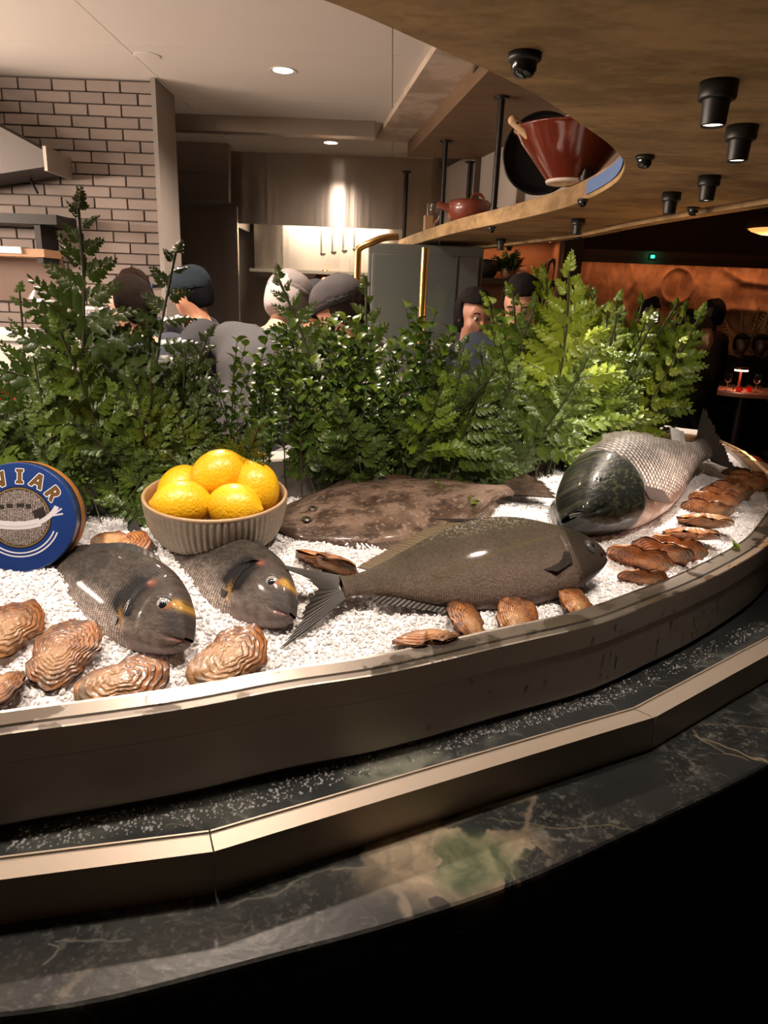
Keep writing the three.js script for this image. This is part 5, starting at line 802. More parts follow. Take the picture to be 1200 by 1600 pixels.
// ---------- hanging shelf: poles, pots ----------
const SY = CY + .085 + .001;
{
  const pole = phy({ color: lin(.03, .027, .025), metalness: .7, roughness: .35 });
  const P = [[[0.591, 2.126, -4.642], 'black steel pole holding the hanging shelf, left of the big red bowl'], [[0.357, 2.126, -5.909], 'black steel pole in front of the small red pot'], [[0.091, 2.126, -7.336], 'thin black steel pole at the narrow end of the shelf'], [[0.822, 2.126, -3.399], 'black steel pole in front of the big red bowl'], [[0.625, 2.740, -6.712], 'black steel pole at the back of the shelf behind the small red pot']];
  for (const [p, label] of P) { const t = thing('shelf_pole', label, 'pole', [p[0], SY, p[2]]); const top = 2.74 - SY - .001; mesh('tube', rod([0, .004, 0], [0, top - .004, 0], .019, 16), pole, t); mesh('top_flange', cyl(.045, .045, .012, 0, top - .007, 0), pole, t); mesh('foot_flange', cyl(.026, .026, .02, 0, .010, 0), pole, t); }
  const glaze = phy({ color: lin(.13, .020, .008), roughness: .16, clearcoat: .6, clearcoatRoughness: .08 });
  // big mortar-like red bowl with pestle
  { const p = [0.696, 2.126, -3.412], s = 1.0, t = thing('red_bowl', 'big glossy red glazed mixing bowl on the hanging shelf', 'bowl', [p[0] + .075, SY, p[2] - .09]); const k = .36; t.scale.y = .60; mesh('wall', lathe([[.0, .0], [.06, .0], [.065, .008], [.075, .02], [.125, .12], [.165, .20], [.182, .25], [.195, .262], [.196, .272], [.186, .276], [.176, .262], [.155, .20], [.11, .11], [.05, .03], [0, .025]].map(([a, b]) => [a * k / .27, b * k / .27]), 72), glaze, t); mesh('foot_ring', lathe([[.062, 0], [.072, 0], [.076, .012], [.07, .022]].map(([a, b]) => [a * k / .27, b * k / .27]), 48), std(lin(.6, .5, .4), .6), t);
    const q = thing('wooden_pestle', 'pale wooden pestle handle sticking out of the big red bowl to the left', 'pestle', [p[0] + .04, SY, p[2] - .06]); mesh('shaft', rod([.02, .05, .02], [-.245, .235, .03], .026, 18, .019), std(lin(.55, .36, .20), .5), q); const e = new THREE.SphereGeometry(.0195, 16, 10); e.translate(-.245, .235, .03); mesh('rounded_end', e, std(lin(.55, .36, .20), .5), q); const hl = new THREE.CylinderGeometry(.005, .005, .045, 10); hl.rotateX(Math.PI / 2); hl.translate(-.227, .222, .03); mesh('hanging_hole', hl, blackMat, q); }
  { const p = [0.503, 2.126, -5.346], t = thing('red_pot', 'small red clay pot with loop handle on the hanging shelf', 'pot', [p[0] + .02, SY, p[2] - .10]); const g2 = phy({ color: lin(.17, .038, .020), roughness: .35, clearcoat: .5 }); mesh('body', lathe([[0, 0], [.10, 0], [.13, .015], [.155, .06], [.16, .10], [.155, .13], [.13, .15], [.08, .158], [0, .160]], 56), g2, t); const lo = new THREE.TorusGeometry(.045, .011, 10, 28, Math.PI); lo.translate(.05, .15, 0); mesh('loop_handle', lo, g2, t); const sp = rod([-.14, .09, .03], [-.23, .115, .04], .03, 14, .02); mesh('spout', sp, g2, t); }
  { const p = [0.345, 2.126, -6.205], t = thing('wine_glass', 'clear glass beside the small red pot, at the pole', 'glass', [p[0] - .03, SY, p[2] - .05]); mesh('bowl', lathe([[.012, .06], [.05, .10], [.062, .16], [.060, .21], [.057, .21], [.059, .16], [.047, .103], [.005, .066]], 36), phy({ color: 0xffffff, transmission: 1, roughness: .03, thickness: .002, ior: 1.45 }), t); mesh('foot', lathe([[0, 0], [.045, 0], [.045, .004], [.008, .01], [.007, .06], [0, .062]], 28), phy({ color: 0xffffff, transmission: 1, roughness: .03, thickness: .004, ior: 1.45 }), t); }
  { const p = [0.329, 2.126, -6.212], t = thing('wood_block', 'small pale wooden block left of the small red pot', 'block', [p[0] - .06, SY, p[2] + .0], .2); mesh('block', bx(.07, .12, .06, 0, .061, 0, .006), std(lin(.45, .28, .14), .6), t); }
  { const p = [0.657, 2.126, -3.497], t = thing('black_pan', 'large round black pan standing on edge behind the big red bowl', 'pan', [p[0] + .06, SY, p[2] - .42]); t.scale.setScalar(.54); const pts = [[0, 0], [.24, 0], [.30, .05], [.33, .07], [.345, .07], [.31, .045], [.25, -.012], [0, -.012]]; const g = lathe(pts, 64); g.rotateX(Math.PI / 2); g.translate(0, .347, 0); g.rotateY(-.25); mesh('bowl', g, phy({ color: lin(.010, .010, .011), roughness: .35, metalness: .5 }), t); const hr = new THREE.TorusGeometry(.338, .014, 8, 64); hr.translate(0, .347, .072); hr.rotateY(-.25); mesh('rolled_rim', hr, phy({ color: lin(.012, .012, .013), roughness: .3, metalness: .6 }), t); }
  { const p = [0.697, 2.740, -6.577], t = thing('brown_post', 'flat brown wooden post standing at the back of the shelf', 'post', [p[0], SY, p[2] + .02]); mesh('plank', bx(.09, 2.74 - SY - .004, .05, 0, (2.74 - SY) / 2, 0, .004), std(lin(.07, .045, .03), .6), t); mesh('foot', bx(.11, .02, .07, 0, .011, 0), darkMetal, t); }
  { const p = [0.902, 2.740, -5.597], t = thing('steel_post', 'narrow brown steel post behind the big red bowl', 'post', [p[0], SY, p[2] + .02]); mesh('bar', bx(.07, 2.74 - SY - .004, .04, 0, (2.74 - SY) / 2, 0, .004), std(lin(.16, .11, .075), .5), t); mesh('foot', bx(.09, .02, .06, 0, .011, 0), darkMetal, t); }
}

// ---------- dining room behind ----------
const terra = std(0xffffff, .8, 0, { map: tex(1024, 512, (u, v) => { const n = fbm2(u * 10, v * 9, 5), m = fbm2(u * 40, v * 14, 4); return mix3([.20, .085, .042], [.40, .20, .11], ss(.3, .72, .6 * n + .4 * m)); }), bumpMap: plasterBump, bumpScale: .01 });
{
  const WZ = FZ, x0 = 2.17, x1 = 6.6, yt = 2.09;
  // relief wall with a round medallion and sweeping ribs
  const med = [3.400, 1.855, -9.000], rb = [[[3.688, 1.464, -9.000], [3.866, 1.560, -9.000], [4.092, 1.606, -9.000], [4.364, 1.601, -9.000], [4.799, 1.565, -9.000], [5.319, 1.674, -9.000]], [[3.640, 1.424, -9.000], [3.508, 1.366, -9.000], [3.364, 1.285, -9.000], [3.189, 1.141, -9.000]], [[3.629, 1.870, -9.000], [3.597, 1.685, -9.000], [3.494, 1.457, -9.000], [3.295, 1.221, -9.000]], [[2.821, 2.095, -9.000], [2.889, 1.880, -9.000], [2.765, 1.654, -9.000], [2.883, 1.358, -9.000]], [[3.933, 2.063, -9.000], [4.188, 1.927, -9.000], [4.500, 1.902, -9.000], [4.851, 2.061, -9.000]]];
  const segd = (x, y, a, b) => { const dx = b[0] - a[0], dy = b[1] - a[1], t = clamp(((x - a[0]) * dx + (y - a[1]) * dy) / (dx * dx + dy * dy)); return Math.hypot(x - a[0] - t * dx, y - a[1] - t * dy); };
  const g = grid(260, 130, (u, v) => { const x = lerp(x0, x1, u), y = lerp(.0, yt, v); let z = .05 * (fbm2(x * 2.2, y * 2.2, 4) - .5) + .02 * (fbm2(x * 8, y * 5, 3) - .5); const d = Math.hypot(x - med[0], (y - med[1]) * .95); z += .045 * gauss(d - .19, .022) - .02 * ss(.19, .16, d); for (const [i, c] of rb.entries()) { let q = 9; for (let k = 0; k < c.length - 1; k++) q = Math.min(q, segd(x, y, c[k], c[k + 1])); z += (i < 2 ? .07 : .04) * gauss(q, i < 2 ? .045 : .03); } return [x, y, WZ + z]; });
  { const uv = g.attributes.uv; for (let i = 0; i < uv.count; i++) uv.setXY(i, uv.getX(i) * 2, uv.getY(i)); }
  const w = struct('wall_relief', g, terra); struct('wall_relief_backing', bx(x1 - x0, yt, .12, (x0 + x1) / 2, yt / 2, WZ - .14), darkWall);
  // trim and hidden cove strip over the relief
  struct('trim_4', bx(x1 - x0 + .3, .06, .32, (x0 + x1) / 2, yt + .09, WZ + .12), std(lin(.11, .05, .03), .6)); struct('trim_5', bx(x1 - x0 + .3, .10, .03, (x0 + x1) / 2, yt + .03, WZ + .26), std(lin(.07, .035, .022), .6));
  struct('wall_upper', bx(5.5, .70, .1, 4.85, 2.51, WZ - .02), std(lin(.07, .032, .022), .8));
  const cv = thing('cove_strip', 'warm light strip hidden behind the trim above the relief wall', 'light', [0, 0, 0]); mesh('strip', bx(x1 - x0 - .1, .015, .03, (x0 + x1) / 2, yt + .045, WZ + .20), std(lin(1, .6, .3), .5, 0, { emissive: L.coveColor, emissiveIntensity: 3 }), cv); mesh('channel', bx(x1 - x0 - .05, .006, .06, (x0 + x1) / 2, yt + .056, WZ + .20), darkMetal, cv);
  const rl = new THREE.RectAreaLight(L.coveColor, L.cove * 4, x1 - x0 - .1, .06); rl.position.set((x0 + x1) / 2, yt + .030, WZ + .20); rl.lookAt((x0 + x1) / 2, 0, WZ + .06); scene.add(rl);
  // pier and lit niche with a shelf, left of the relief
  struct('pier', bx(.22, 2.86, .5, 2.06, 1.43, WZ + .05), std(lin(.06, .03, .02), .8));
  const nx0 = .45, nx1 = 1.95, ny = 2.02; const nicheM = std(lin(.42, .20, .105), .75, 0, { bumpMap: plasterBump, bumpScale: .006 });
  struct('niche_back', bx(nx1 - nx0, 2.3, .06, (nx0 + nx1) / 2, 1.15, WZ - .30), nicheM); struct('niche_side', bx(.05, 2.3, .45, nx1 + .0, 1.15, WZ - .05), nicheM); struct('niche_top', bx(nx1 - nx0, .06, .45, (nx0 + nx1) / 2, 2.33, WZ - .05), nicheM);
  struct('wall_above_niche', bx(2.2, .52, .1, 1.2, 2.61, WZ + .12), std(lin(.09, .045, .03), .8));
  const ns = thing('niche_shelf', 'dark shelf board across the lit niche with pots, behind the right bush', 'shelf'), sy = [1.430, 1.856, -9.000][1]; mesh('board', bx(nx1 - nx0 - .06, .05, .36, (nx0 + nx1) / 2, sy - .03, WZ - .06), std(lin(.05, .025, .016), .6), ns); mesh('lip', bx(nx1 - nx0 - .02, .07, .02, (nx0 + nx1) / 2, sy - .035, WZ + .13), std(lin(.04, .02, .014), .5), ns);
  const nl = thing('niche_strip', 'warm light strip under the top of the niche', 'light'); mesh('strip', bx(1.3, .012, .03, (nx0 + nx1) / 2, 2.29, WZ - .0), std(lin(1, .6, .3), .5, 0, { emissive: L.coveColor, emissiveIntensity: 2 }), nl); mesh('channel', bx(1.34, .006, .05, (nx0 + nx1) / 2, 2.297, WZ - .0), darkMetal, nl); const r2 = new THREE.RectAreaLight(L.coveColor, L.cove * 5, 1.3, .05); r2.position.set((nx0 + nx1) / 2, 2.275, WZ - .0); r2.lookAt((nx0 + nx1) / 2, 0, WZ - .12); scene.add(r2);
  struct('wall_low', bx(1.7, 1.0, .1, 1.2, .5, WZ + .2), darkWall);
  const dark = std(lin(.02, .012, .009), .5), clay = std(lin(.30, .16, .10), .5);
  { const p = [1.097, 1.873, -9.000], t = thing('dark_basket', 'wide dark round basket on the niche shelf', 'basket', [p[0], sy, WZ - .06]); mesh('body', lathe([[0, 0], [.10, 0], [.15, .05], [.165, .12], [.155, .2], [.145, .2], [.15, .12], [.12, .05], [0, .02]], 40), dark, t); mesh('rim', new THREE.TorusGeometry(.15, .012, 8, 40).rotateX(Math.PI / 2).translate(0, .2, 0), dark, t); }
  { const p = [1.373, 1.883, -9.000], t = thing('potted_plant', 'bushy plant in a small round pot on the niche shelf', 'plant', [p[0], sy, WZ - .04]); mesh('pot', lathe([[0, 0], [.05, 0], [.075, .03], [.08, .08], [.065, .12], [.055, .12], [.06, .08], [0, .05]], 32), clay, t); const R = rng(91); for (let i = 0; i < 26; i++) { const m = mesh('leaf', pinnae[i % 4], leafMats[0], t); m.position.set(0, .11, 0); m.rotation.order = 'YZX'; m.rotation.set(R() * 6, R() * 6.28, .3 + R() * 1.2); m.scale.setScalar(1.4 + 1.2 * R()); } }
  { const p = [1.543, 1.875, -9.000], t = thing('clay_jar', 'small pale clay jar right of the potted plant in the niche', 'jar', [p[0], sy, WZ - .02]); mesh('body', lathe([[0, 0], [.05, 0], [.085, .04], [.09, .08], [.06, .125], [.045, .13], [.04, .13], [.05, .12], [0, .1]], 32), clay, t); mesh('lid', lathe([[.048, .13], [.04, .142], [.012, .146], [.014, .16], [0, .162]], 24), clay, t); }
  { const p = [1.888, 1.887, -9.000], t = thing('arched_vase', 'dark arched loop vase with pale feet at the right in the niche', 'vase', [p[0], sy, WZ - .02]); for (const [r, z] of [[.085, 0], [.055, .03]]) { const q = tube([[-r, .02, z], [-r * .95, .12, z], [-r * .5, .21, z], [r * .1, .235, z], [r * .7, .18, z], [r, .1, z], [r * 1.02, .02, z]], .022, 40, 12); mesh('arch', q, std(lin(.05, .025, .018), .35), t); for (const s of [-1, 1]) mesh('foot', cyl(.024, .026, .03, s * r, .015, z, 16), clay, t); } }
  // green exit lamp on the trim
  { const p = [2.974, 2.151, -8.700], t = thing('exit_light', 'tiny glowing green exit light on the trim above the relief wall', 'light', p); mesh('lens', bx(.045, .035, .02, 0, 0, 0, .006), std(lin(.1, .9, .5), .4, 0, { emissive: lin(.05, .9, .42), emissiveIntensity: 1.6 }), t); mesh('case', bx(.075, .065, .03, 0, .0, -.022, .006), dark, t); mesh('stem', bx(.02, .16, .015, 0, .0, -.04), dark, t); const l = new THREE.PointLight(lin(.05, .9, .42), .02, 0, 2); l.position.set(p[0], p[1], p[2] + .03); scene.add(l); }
  // pendant at the right edge
  { const p = [2.974, 2.251, -6.000], t = thing('dome_pendant', 'round glowing amber dome pendant cut by the right edge of the picture', 'lamp', p); mesh('shade', lathe([[.03, .10], [.12, .085], [.19, .04], [.215, -.02], [.20, -.03]], 44), std(lin(.12, .05, .02), .5), t); const g = lathe([[0, -.075], [.10, -.068], [.17, -.045], [.20, -.02]], 40); mesh('diffuser', g, std(lin(1, .7, .35), .5, 0, { emissive: lin(1, .42, .11), emissiveIntensity: 1.3 }), t); mesh('cord', rod([0, .10, 0], [0, 2.81 - p[1], 0], .008), dark, t); const l = new THREE.PointLight(lin(1, .5, .2), .9, 0, 2); l.position.set(p[0], p[1] - .10, p[2]); l.castShadow = true; scene.add(l); }
  // unseen uplight, added beyond the right edge to warm the canopy underside
  { const x = 2.35, z = -3.55, t = thing('added_floor_lamp', 'slim dark lamp added beyond the right edge to shine up at the canopy', 'lamp', [x, 0, z]); mesh('base', cyl(.13, .14, .02, 0, .011, 0, 32), dark, t); mesh('pole', cyl(.012, .012, 1.25, 0, .64, 0, 12), dark, t); mesh('bowl_shade', lathe([[.015, 1.26], [.06, 1.29], [.11, 1.36], [.107, 1.36], [.055, 1.296]], 32), dark, t); mesh('glow', new THREE.CircleGeometry(.085, 24).rotateX(-Math.PI / 2).translate(0, 1.335, 0), std(lin(1, .7, .4), .4, 0, { emissive: lin(1, .52, .22), emissiveIntensity: 4 }), t); const l = new THREE.SpotLight(lin(1, .56, .24), 4, 0, 1.0, .7, 2); l.position.set(x, 1.365, z); l.target.position.set(x - .95, 2.04, z - .5); l.castShadow = true; l.shadow.radius = 4; scene.add(l, l.target); }
  // palm behind the diners at the right
  { const p = [4.400, 1.050, -8.780], t = thing('palm_plant', 'palm leaves in front of the relief wall at the right edge', 'plant', [p[0], 0, p[2]]); mesh('pot', lathe([[0, 0], [.14, .002], [.19, .35], [.17, .35], [.13, .05], [0, .05]], 36), dark, t); mesh('trunk', rod([0, .05, 0], [0, 1.05, 0], .03, 10, .02), std(lin(.12, .06, .03), .8), t); for (let i = 0; i < 9; i++) { const a = -1.3 + i * .33, f = []; for (let k = 0; k < 15; k++) for (const s of [-1, 1]) { const u = .15 + k / 15 * .85, q = new THREE.PlaneGeometry(.20 * (1.1 - u), .012, 4, 1); q.translate(.10 * (1.1 - u), 0, 0); q.rotateZ(s * (1.0 - .3 * u)); q.translate(u * .55, -.25 * u * u, 0); f.push(q); } f.push(tube([[0, 0, 0], [.28, -.03, 0], [.55, -.25, 0]], .006, 10, 5)); const m = mesh('palm_leaf', f, std(lin(.20, .12, .04), .6), t); m.position.set(0, 1.05, 0); m.rotation.set(0, (i % 3 - 1) * .5, Math.PI / 2 - a * .9); } }
  // table with lamp and glasses, banquette
  { const p = [3.788, 0.770, -7.627], t = thing('dining_table', 'dark dining table with a small lamp among the seated guests at the right', 'table', [p[0] + .1, 0, p[2] - .25]); mesh('top', cyl(.48, .48, .035, 0, .752, 0, 48), std(lin(.30, .12, .08), .4), t); mesh('column', cyl(.045, .045, .71, 0, .38, 0, 20), dark, t); mesh('base', cyl(.26, .28, .025, 0, .0135, 0, 36), dark, t);
    const X = p[0], Z = p[2] - .18, u = thing('table_lamp', 'small lit table lamp with flat round head on the dining table', 'lamp', [X, .7705, Z]); mesh('base', cyl(.05, .055, .015, 0, .008, 0, 28), copper, u); mesh('stem', cyl(.012, .014, .21, 0, .115, 0, 14), std(lin(.5, .12, .08), .4), u); mesh('head', cyl(.075, .075, .022, 0, .232, 0, 32), copper, u); mesh('glow', cyl(.068, .068, .02, 0, .214, 0, 32), std(lin(1, .8, .6), .4, 0, { emissive: lin(1, .66, .42), emissiveIntensity: 5 }), u); const l = new THREE.SpotLight(lin(1, .48, .28), 1.6, 0, 1.25, .6, 2); l.position.set(X, .97, Z); l.target.position.set(X, 0, Z); scene.add(l, l.target);
    const gm = phy({ color: 0xffffff, transmission: 1, roughness: .02, thickness: .002, ior: 1.45 }); [[-.17, .10, 'wine glass on the dining table left of the lamp'], [-.24, -.02, 'wine glass at the left edge of the dining table'], [.13, .12, 'wine glass on the dining table right of the lamp']].forEach(([dx, dz, label]) => { const w2 = thing('wine_glass', label, 'glass', [X + dx, .7705, Z + dz]); mesh('bowl', lathe([[.004, .08], [.03, .10], [.038, .14], [.032, .19], [.031, .19], [.036, .14], [.028, .102], [.003, .085]], 28), gm, w2); mesh('stem', lathe([[0, 0], [.034, 0], [.034, .003], [.005, .008], [.004, .08], [0, .082]], 24), gm, w2); });
    [[-.05, .13, 'red votive candle in front of the table lamp'], [.07, .10, 'red votive candle right of the table lamp']].forEach(([dx, dz, label]) => { const c = thing('votive', label, 'candle', [X + dx, .7705, Z + dz]); mesh('cup', lathe([[0, 0], [.025, 0], [.03, .05], [.028, .05], [.023, .004], [0, .004]], 24), phy({ color: lin(.8, .08, .05), transmission: .7, roughness: .2, thickness: 0 }), c); mesh('wax', cyl(.022, .022, .025, 0, .018, 0, 18), std(lin(.8, .3, .2), .5, 0, { emissive: lin(1, .16, .08), emissiveIntensity: .8 }), c); }); }
  { const q = [2.042, 0.997, -3.900], red = std(lin(.26, .022, .018), .75); const seat = (x, z, turn, label) => { const t = thing('red_armchair', label, 'chair', [x, 0, z], turn); mesh('seat', new RoundedBoxGeometry(.6, .14, .55, 3, .04).translate(0, .40, 0), red, t); mesh('backrest', new RoundedBoxGeometry(.6, .5, .12, 3, .05).rotateX(-.1).translate(0, .66, -.27), red, t); for (const s of [-1, 1]) mesh('armrest', new RoundedBoxGeometry(.1, .32, .5, 3, .04).translate(s * .29, .50, .02), red, t); for (const a of [-1, 1]) for (const b of [-1, 1]) mesh('leg', rod([a * .24, .002, b * .22], [a * .22, .34, b * .2], .018, 10), dark, t); }; seat(q[0] - .25, q[2], 2.6, 'red upholstered armchair behind the raised fish tail at the right'); seat(q[0] + .5, q[2] + .1, 2.9, 'red upholstered armchair at the right edge of the picture'); const rs = new THREE.SpotLight(lin(1, .35, .2), 1.5, 0, .7, .8, 2); rs.position.set(q[0], 2.5, q[2] + .1); rs.target.position.set(q[0], 0, q[2]); const dl = thing('ceiling_spot', 'small warm ceiling spot over the red armchairs', 'spotlight', [q[0], 2.81, q[2] + .1]); mesh('can', lathe([[.03, 0], [.04, 0], [.035, -.16], [.028, -.16]], 24), dark, dl); mesh('lens', new THREE.CircleGeometry(.027, 20).rotateX(Math.PI / 2).translate(0, -.15, 0), std(lin(1, .6, .4), .4, 0, { emissive: lin(1, .45, .25), emissiveIntensity: 4 }), dl); rs.position.y = 2.64; scene.add(rs, rs.target); }
}

// ---------- people: one smooth surface from blended tapered capsules (surface nets) ----------
function netMesh(f, lo, hi, h) {
  const n = [0, 1, 2].map((k) => Math.ceil((hi[k] - lo[k]) / h) + 1), [nx, ny, nz] = n, F = new Float32Array(nx * ny * nz); let q = 0;
  for (let k = 0; k < nz; k++) for (let j = 0; j < ny; j++) for (let i = 0; i < nx; i++) F[q++] = f(lo[0] + i * h, lo[1] + j * h, lo[2] + k * h);
  const id = new Int32Array(nx * ny * nz).fill(-1), pos = [], idx = [], at = (i, j, k) => i + nx * (j + ny * k);
  const E = [[0, 1], [2, 3], [4, 5], [6, 7], [0, 2], [1, 3], [4, 6], [5, 7], [0, 4], [1, 5], [2, 6], [3, 7]];
  for (let k = 0; k < nz - 1; k++) for (let j = 0; j < ny - 1; j++) for (let i = 0; i < nx - 1; i++) { const v = []; let m = 0; for (let c = 0; c < 8; c++) { v[c] = F[at(i + (c & 1), j + ((c >> 1) & 1), k + (c >> 2))]; if (v[c] < 0) m |= 1 << c; } if (m === 0 || m === 255) continue; let x = 0, y = 0, z = 0, w = 0; for (const [a, b] of E) if ((v[a] < 0) !== (v[b] < 0)) { const t = v[a] / (v[a] - v[b]); x += lerp(a & 1, b & 1, t); y += lerp((a >> 1) & 1, (b >> 1) & 1, t); z += lerp(a >> 2, b >> 2, t); w++; } id[at(i, j, k)] = pos.length / 3; pos.push(lo[0] + (i + x / w) * h, lo[1] + (j + y / w) * h, lo[2] + (k + z / w) * h); }
  const quad = (a, b, c, d, s) => { if (a < 0 || b < 0 || c < 0 || d < 0) return; if (s) idx.push(a, b, c, a, c, d); else idx.push(a, c, b, a, d, c); };
  for (let k = 1; k < nz - 1; k++) for (let j = 1; j < ny - 1; j++) for (let i = 1; i < nx - 1; i++) { const s = F[at(i, j, k)] < 0; if (s !== F[at(i + 1, j, k)] < 0) quad(id[at(i, j - 1, k - 1)], id[at(i, j, k - 1)], id[at(i, j, k)], id[at(i, j - 1, k)], s); if (s !== F[at(i, j + 1, k)] < 0) quad(id[at(i - 1, j, k - 1)], id[at(i - 1, j, k)], id[at(i, j, k)], id[at(i, j, k - 1)], s); if (s !== F[at(i, j, k + 1)] < 0) quad(id[at(i - 1, j - 1, k)], id[at(i, j - 1, k)], id[at(i, j, k)], id[at(i - 1, j, k)], s); }
  return rawGeo(pos, idx, new Array(pos.length / 3 * 2).fill(0));
}
const cloth = (c, r = .95) => phy({ color: lin(...c), roughness: r, specularIntensity: .03 });
const smin = (a, b, k) => { const h = clamp(.5 + .5 * (b - a) / k); return lerp(b, a, h) - k * h * (1 - h); };
function capsule(a, b, ra, rb) { const dx = b[0] - a[0], dy = b[1] - a[1], dz = b[2] - a[2], l2 = dx * dx + dy * dy + dz * dz; return (x, y, z) => { const t = clamp(((x - a[0]) * dx + (y - a[1]) * dy + (z - a[2]) * dz) / l2); return Math.hypot(x - a[0] - t * dx, y - a[1] - t * dy, z - a[2] - t * dz) - lerp(ra, rb, t); }; }
function ellip(c, r) { return (x, y, z) => { const a = (x - c[0]) / r[0], b = (y - c[1]) / r[1], d = (z - c[2]) / r[2], k = Math.hypot(a, b, d); return (k - 1) * Math.min(r[0], r[1], r[2]); }; }
const blend = (fs, k) => (x, y, z) => { let d = 9; for (const f of fs) d = smin(d, f(x, y, z), k); return d; };
// local frame: faces +z, feet at 0, x to the person's left. pose: lean (forward pitch of the trunk), arms as [elbow, wrist] per side, seat height
function person(o, label) {
  const t = thing('person', label, 'person', o.pos, o.turn ?? 0), H = o.h ?? 1.7, s = H / 1.7, res = o.res ?? .018, fem = o.fem ? .92 : 1;
  const hip = [0, (o.seat ? o.seat + .10 : .92) * (o.seat ? 1 : s), 0], lean = o.lean ?? 0, up = [0, Math.cos(lean), Math.sin(lean)], off = (b, d, x = 0, z = 0) => [b[0] + x, b[1] + up[1] * d - z * Math.sin(lean), b[2] + up[2] * d + z * Math.cos(lean)];
  const chest = off(hip, .36 * s), neck = off(hip, .53 * s), nod = (o.nod ?? 0), hd = [neck[0] + (o.tilt ?? 0) * .1, neck[1] + .165 * s * Math.cos(lean * .5 + nod), neck[2] + .02 + .165 * s * Math.sin(lean * .5 + nod)];
  const sh = [-1, 1].map((q) => off(neck, -.045 * s, q * .185 * s * fem)), hipJ = [-1, 1].map((q) => [q * .095 * s, hip[1] - .02, hip[2]]);
  const arms = o.arms ?? [[[-.26, 1.12, .04], [-.24, .90, .14]], [[.26, 1.12, .04], [.24, .90, .14]]];
  const legs = hipJ.map((j, i) => o.seat ? [[j[0] * 1.3, o.seat + .06, .42], [j[0] * 1.3, .08, .40]] : [[j[0] * 1.05, .48 * s, .02], [j[0] * 1.05, .08, -.02]]);
  const torso = [capsule(off(hip, 0), off(hip, .18 * s), .135 * s * fem, .13 * s * fem), capsule(off(hip, .18 * s), chest, .13 * s * fem, .15 * s * fem), capsule(sh[0], sh[1], .070 * s, .070 * s), capsule(off(chest, .03, -.07 * s), off(chest, .03, .07 * s), .12 * s, .12 * s)];
  const armF = [], handF = []; arms.forEach(([e, w], i) => { armF.push(capsule(sh[i], e, .056 * s, .043 * s), capsule(e, w, .043 * s, .030 * s)); const d = V3(...w).sub(V3(...e)).normalize(), sx = i ? -1 : 1, pd = d.clone().cross(V3(0, 1, 0)); if (pd.length() < .2) pd.set(1, 0, 0); pd.normalize(); const W = V3(...w), palm = W.clone().addScaledVector(d, .085 * s); handF.push(capsule(w, palm.toArray(), .028 * s, .030 * s)); for (let k = 0; k < 4; k++) { const r0 = palm.clone().addScaledVector(pd, (k - 1.5) * .019 * s), L2 = [.062, .072, .068, .052][k] * s, m = r0.clone().addScaledVector(d, L2 * .55).add(V3(0, -.004, 0)), e2 = m.clone().addScaledVector(d, L2 * .45).add(V3(0, -.018, 0)); handF.push(capsule(r0.toArray(), m.toArray(), .0095 * s, .0088 * s), capsule(m.toArray(), e2.toArray(), .0088 * s, .0075 * s)); } const tb = W.clone().addScaledVector(d, .03).addScaledVector(pd, sx * .028); handF.push(capsule(tb.toArray(), tb.clone().addScaledVector(d, .045).addScaledVector(pd, sx * .025).toArray(), .011 * s, .009 * s)); });
  const legF = []; legs.forEach(([k, a], i) => { legF.push(capsule(hipJ[i], k, .085 * s, .055 * s), capsule(k, a, .056 * s, .036 * s)); }); const footF = legs.map(([k, a]) => capsule([a[0], .045, a[2] - .03], [a[0] * 1.15, .035, a[2] + .17], .042, .034));
  // head in its own frame, turned by yaw
  const yaw = o.yaw ?? 0, pit = nod + lean * .35, cy = Math.cos(yaw), sy = Math.sin(yaw), cp = Math.cos(pit), sp = Math.sin(pit), hs = .95 * s;
  const loc = (x, y, z) => { let a = x - hd[0], b = y - hd[1], c = z - hd[2]; const x1 = cy * a - sy * c, z1 = sy * a + cy * c; return [x1 / hs, (cp * b + sp * z1) / hs, (cp * z1 - sp * b) / hs]; };
  const skull = [ellip([0, .025, -.012], [.076, .100, .096]), ellip([0, -.045, .022], [.060, .072, .066]), capsule([0, -.085, .055], [0, -.09, .05], .026, .024), capsule([0, .012, .082], [0, -.026, .103], .009, .013), ellip([-.076, -.005, -.008], [.010, .030, .018]), ellip([.076, -.005, -.008], [.010, .030, .018]), capsule([-.022, -.060, .080], [.022, -.060, .080], .008, .008), capsule([-.048, .030, .070], [-.015, .027, .083], .010, .010), capsule([.048, .030, .070], [.015, .027, .083], .010, .010), ellip([-.04, -.03, .058], [.025, .025, .022]), ellip([.04, -.03, .058], [.025, .025, .022])];
  const skF = blend(skull, .016), sock = [[-.031, .006, .088], [.031, .006, .088]].map((c) => ellip(c, [.016, .010, .012]));
  const headF = (x, y, z) => { const [a, b, c] = loc(x, y, z); if (Math.hypot(a, b, c) > .3) return .15; let d = skF(a, b, c); for (const q of sock) d = -smin(-d, q(a, b, c), .010); return d * hs; };
  const neckF = capsule(off(neck, -.03), [hd[0], hd[1] - .05, hd[2] - .015], .056 * s, .050 * s);
  const body = blend([...torso, ...armF, ...legF], .05), all = (x, y, z) => smin(smin(smin(body(x, y, z), neckF(x, y, z), .03), headF(x, y, z), .02), Math.min(...handF.map((f) => f(x, y, z)), ...footF.map((f) => f(x, y, z))), .012);
  const P = [hip, chest, neck, hd, ...arms.flat(), ...legs.flat(), ...sh], lo = [0, 1, 2].map((k) => Math.min(...P.map((p) => p[k])) - .24), hi = [0, 1, 2].map((k) => Math.max(...P.map((p) => p[k])) + .24); lo[1] = -.02;
  const skin = phy({ color: lin(...(o.skin ?? [.42, .21, .13])), roughness: .5 });
  mesh('body', netMesh(all, lo, hi, res), skin, t);
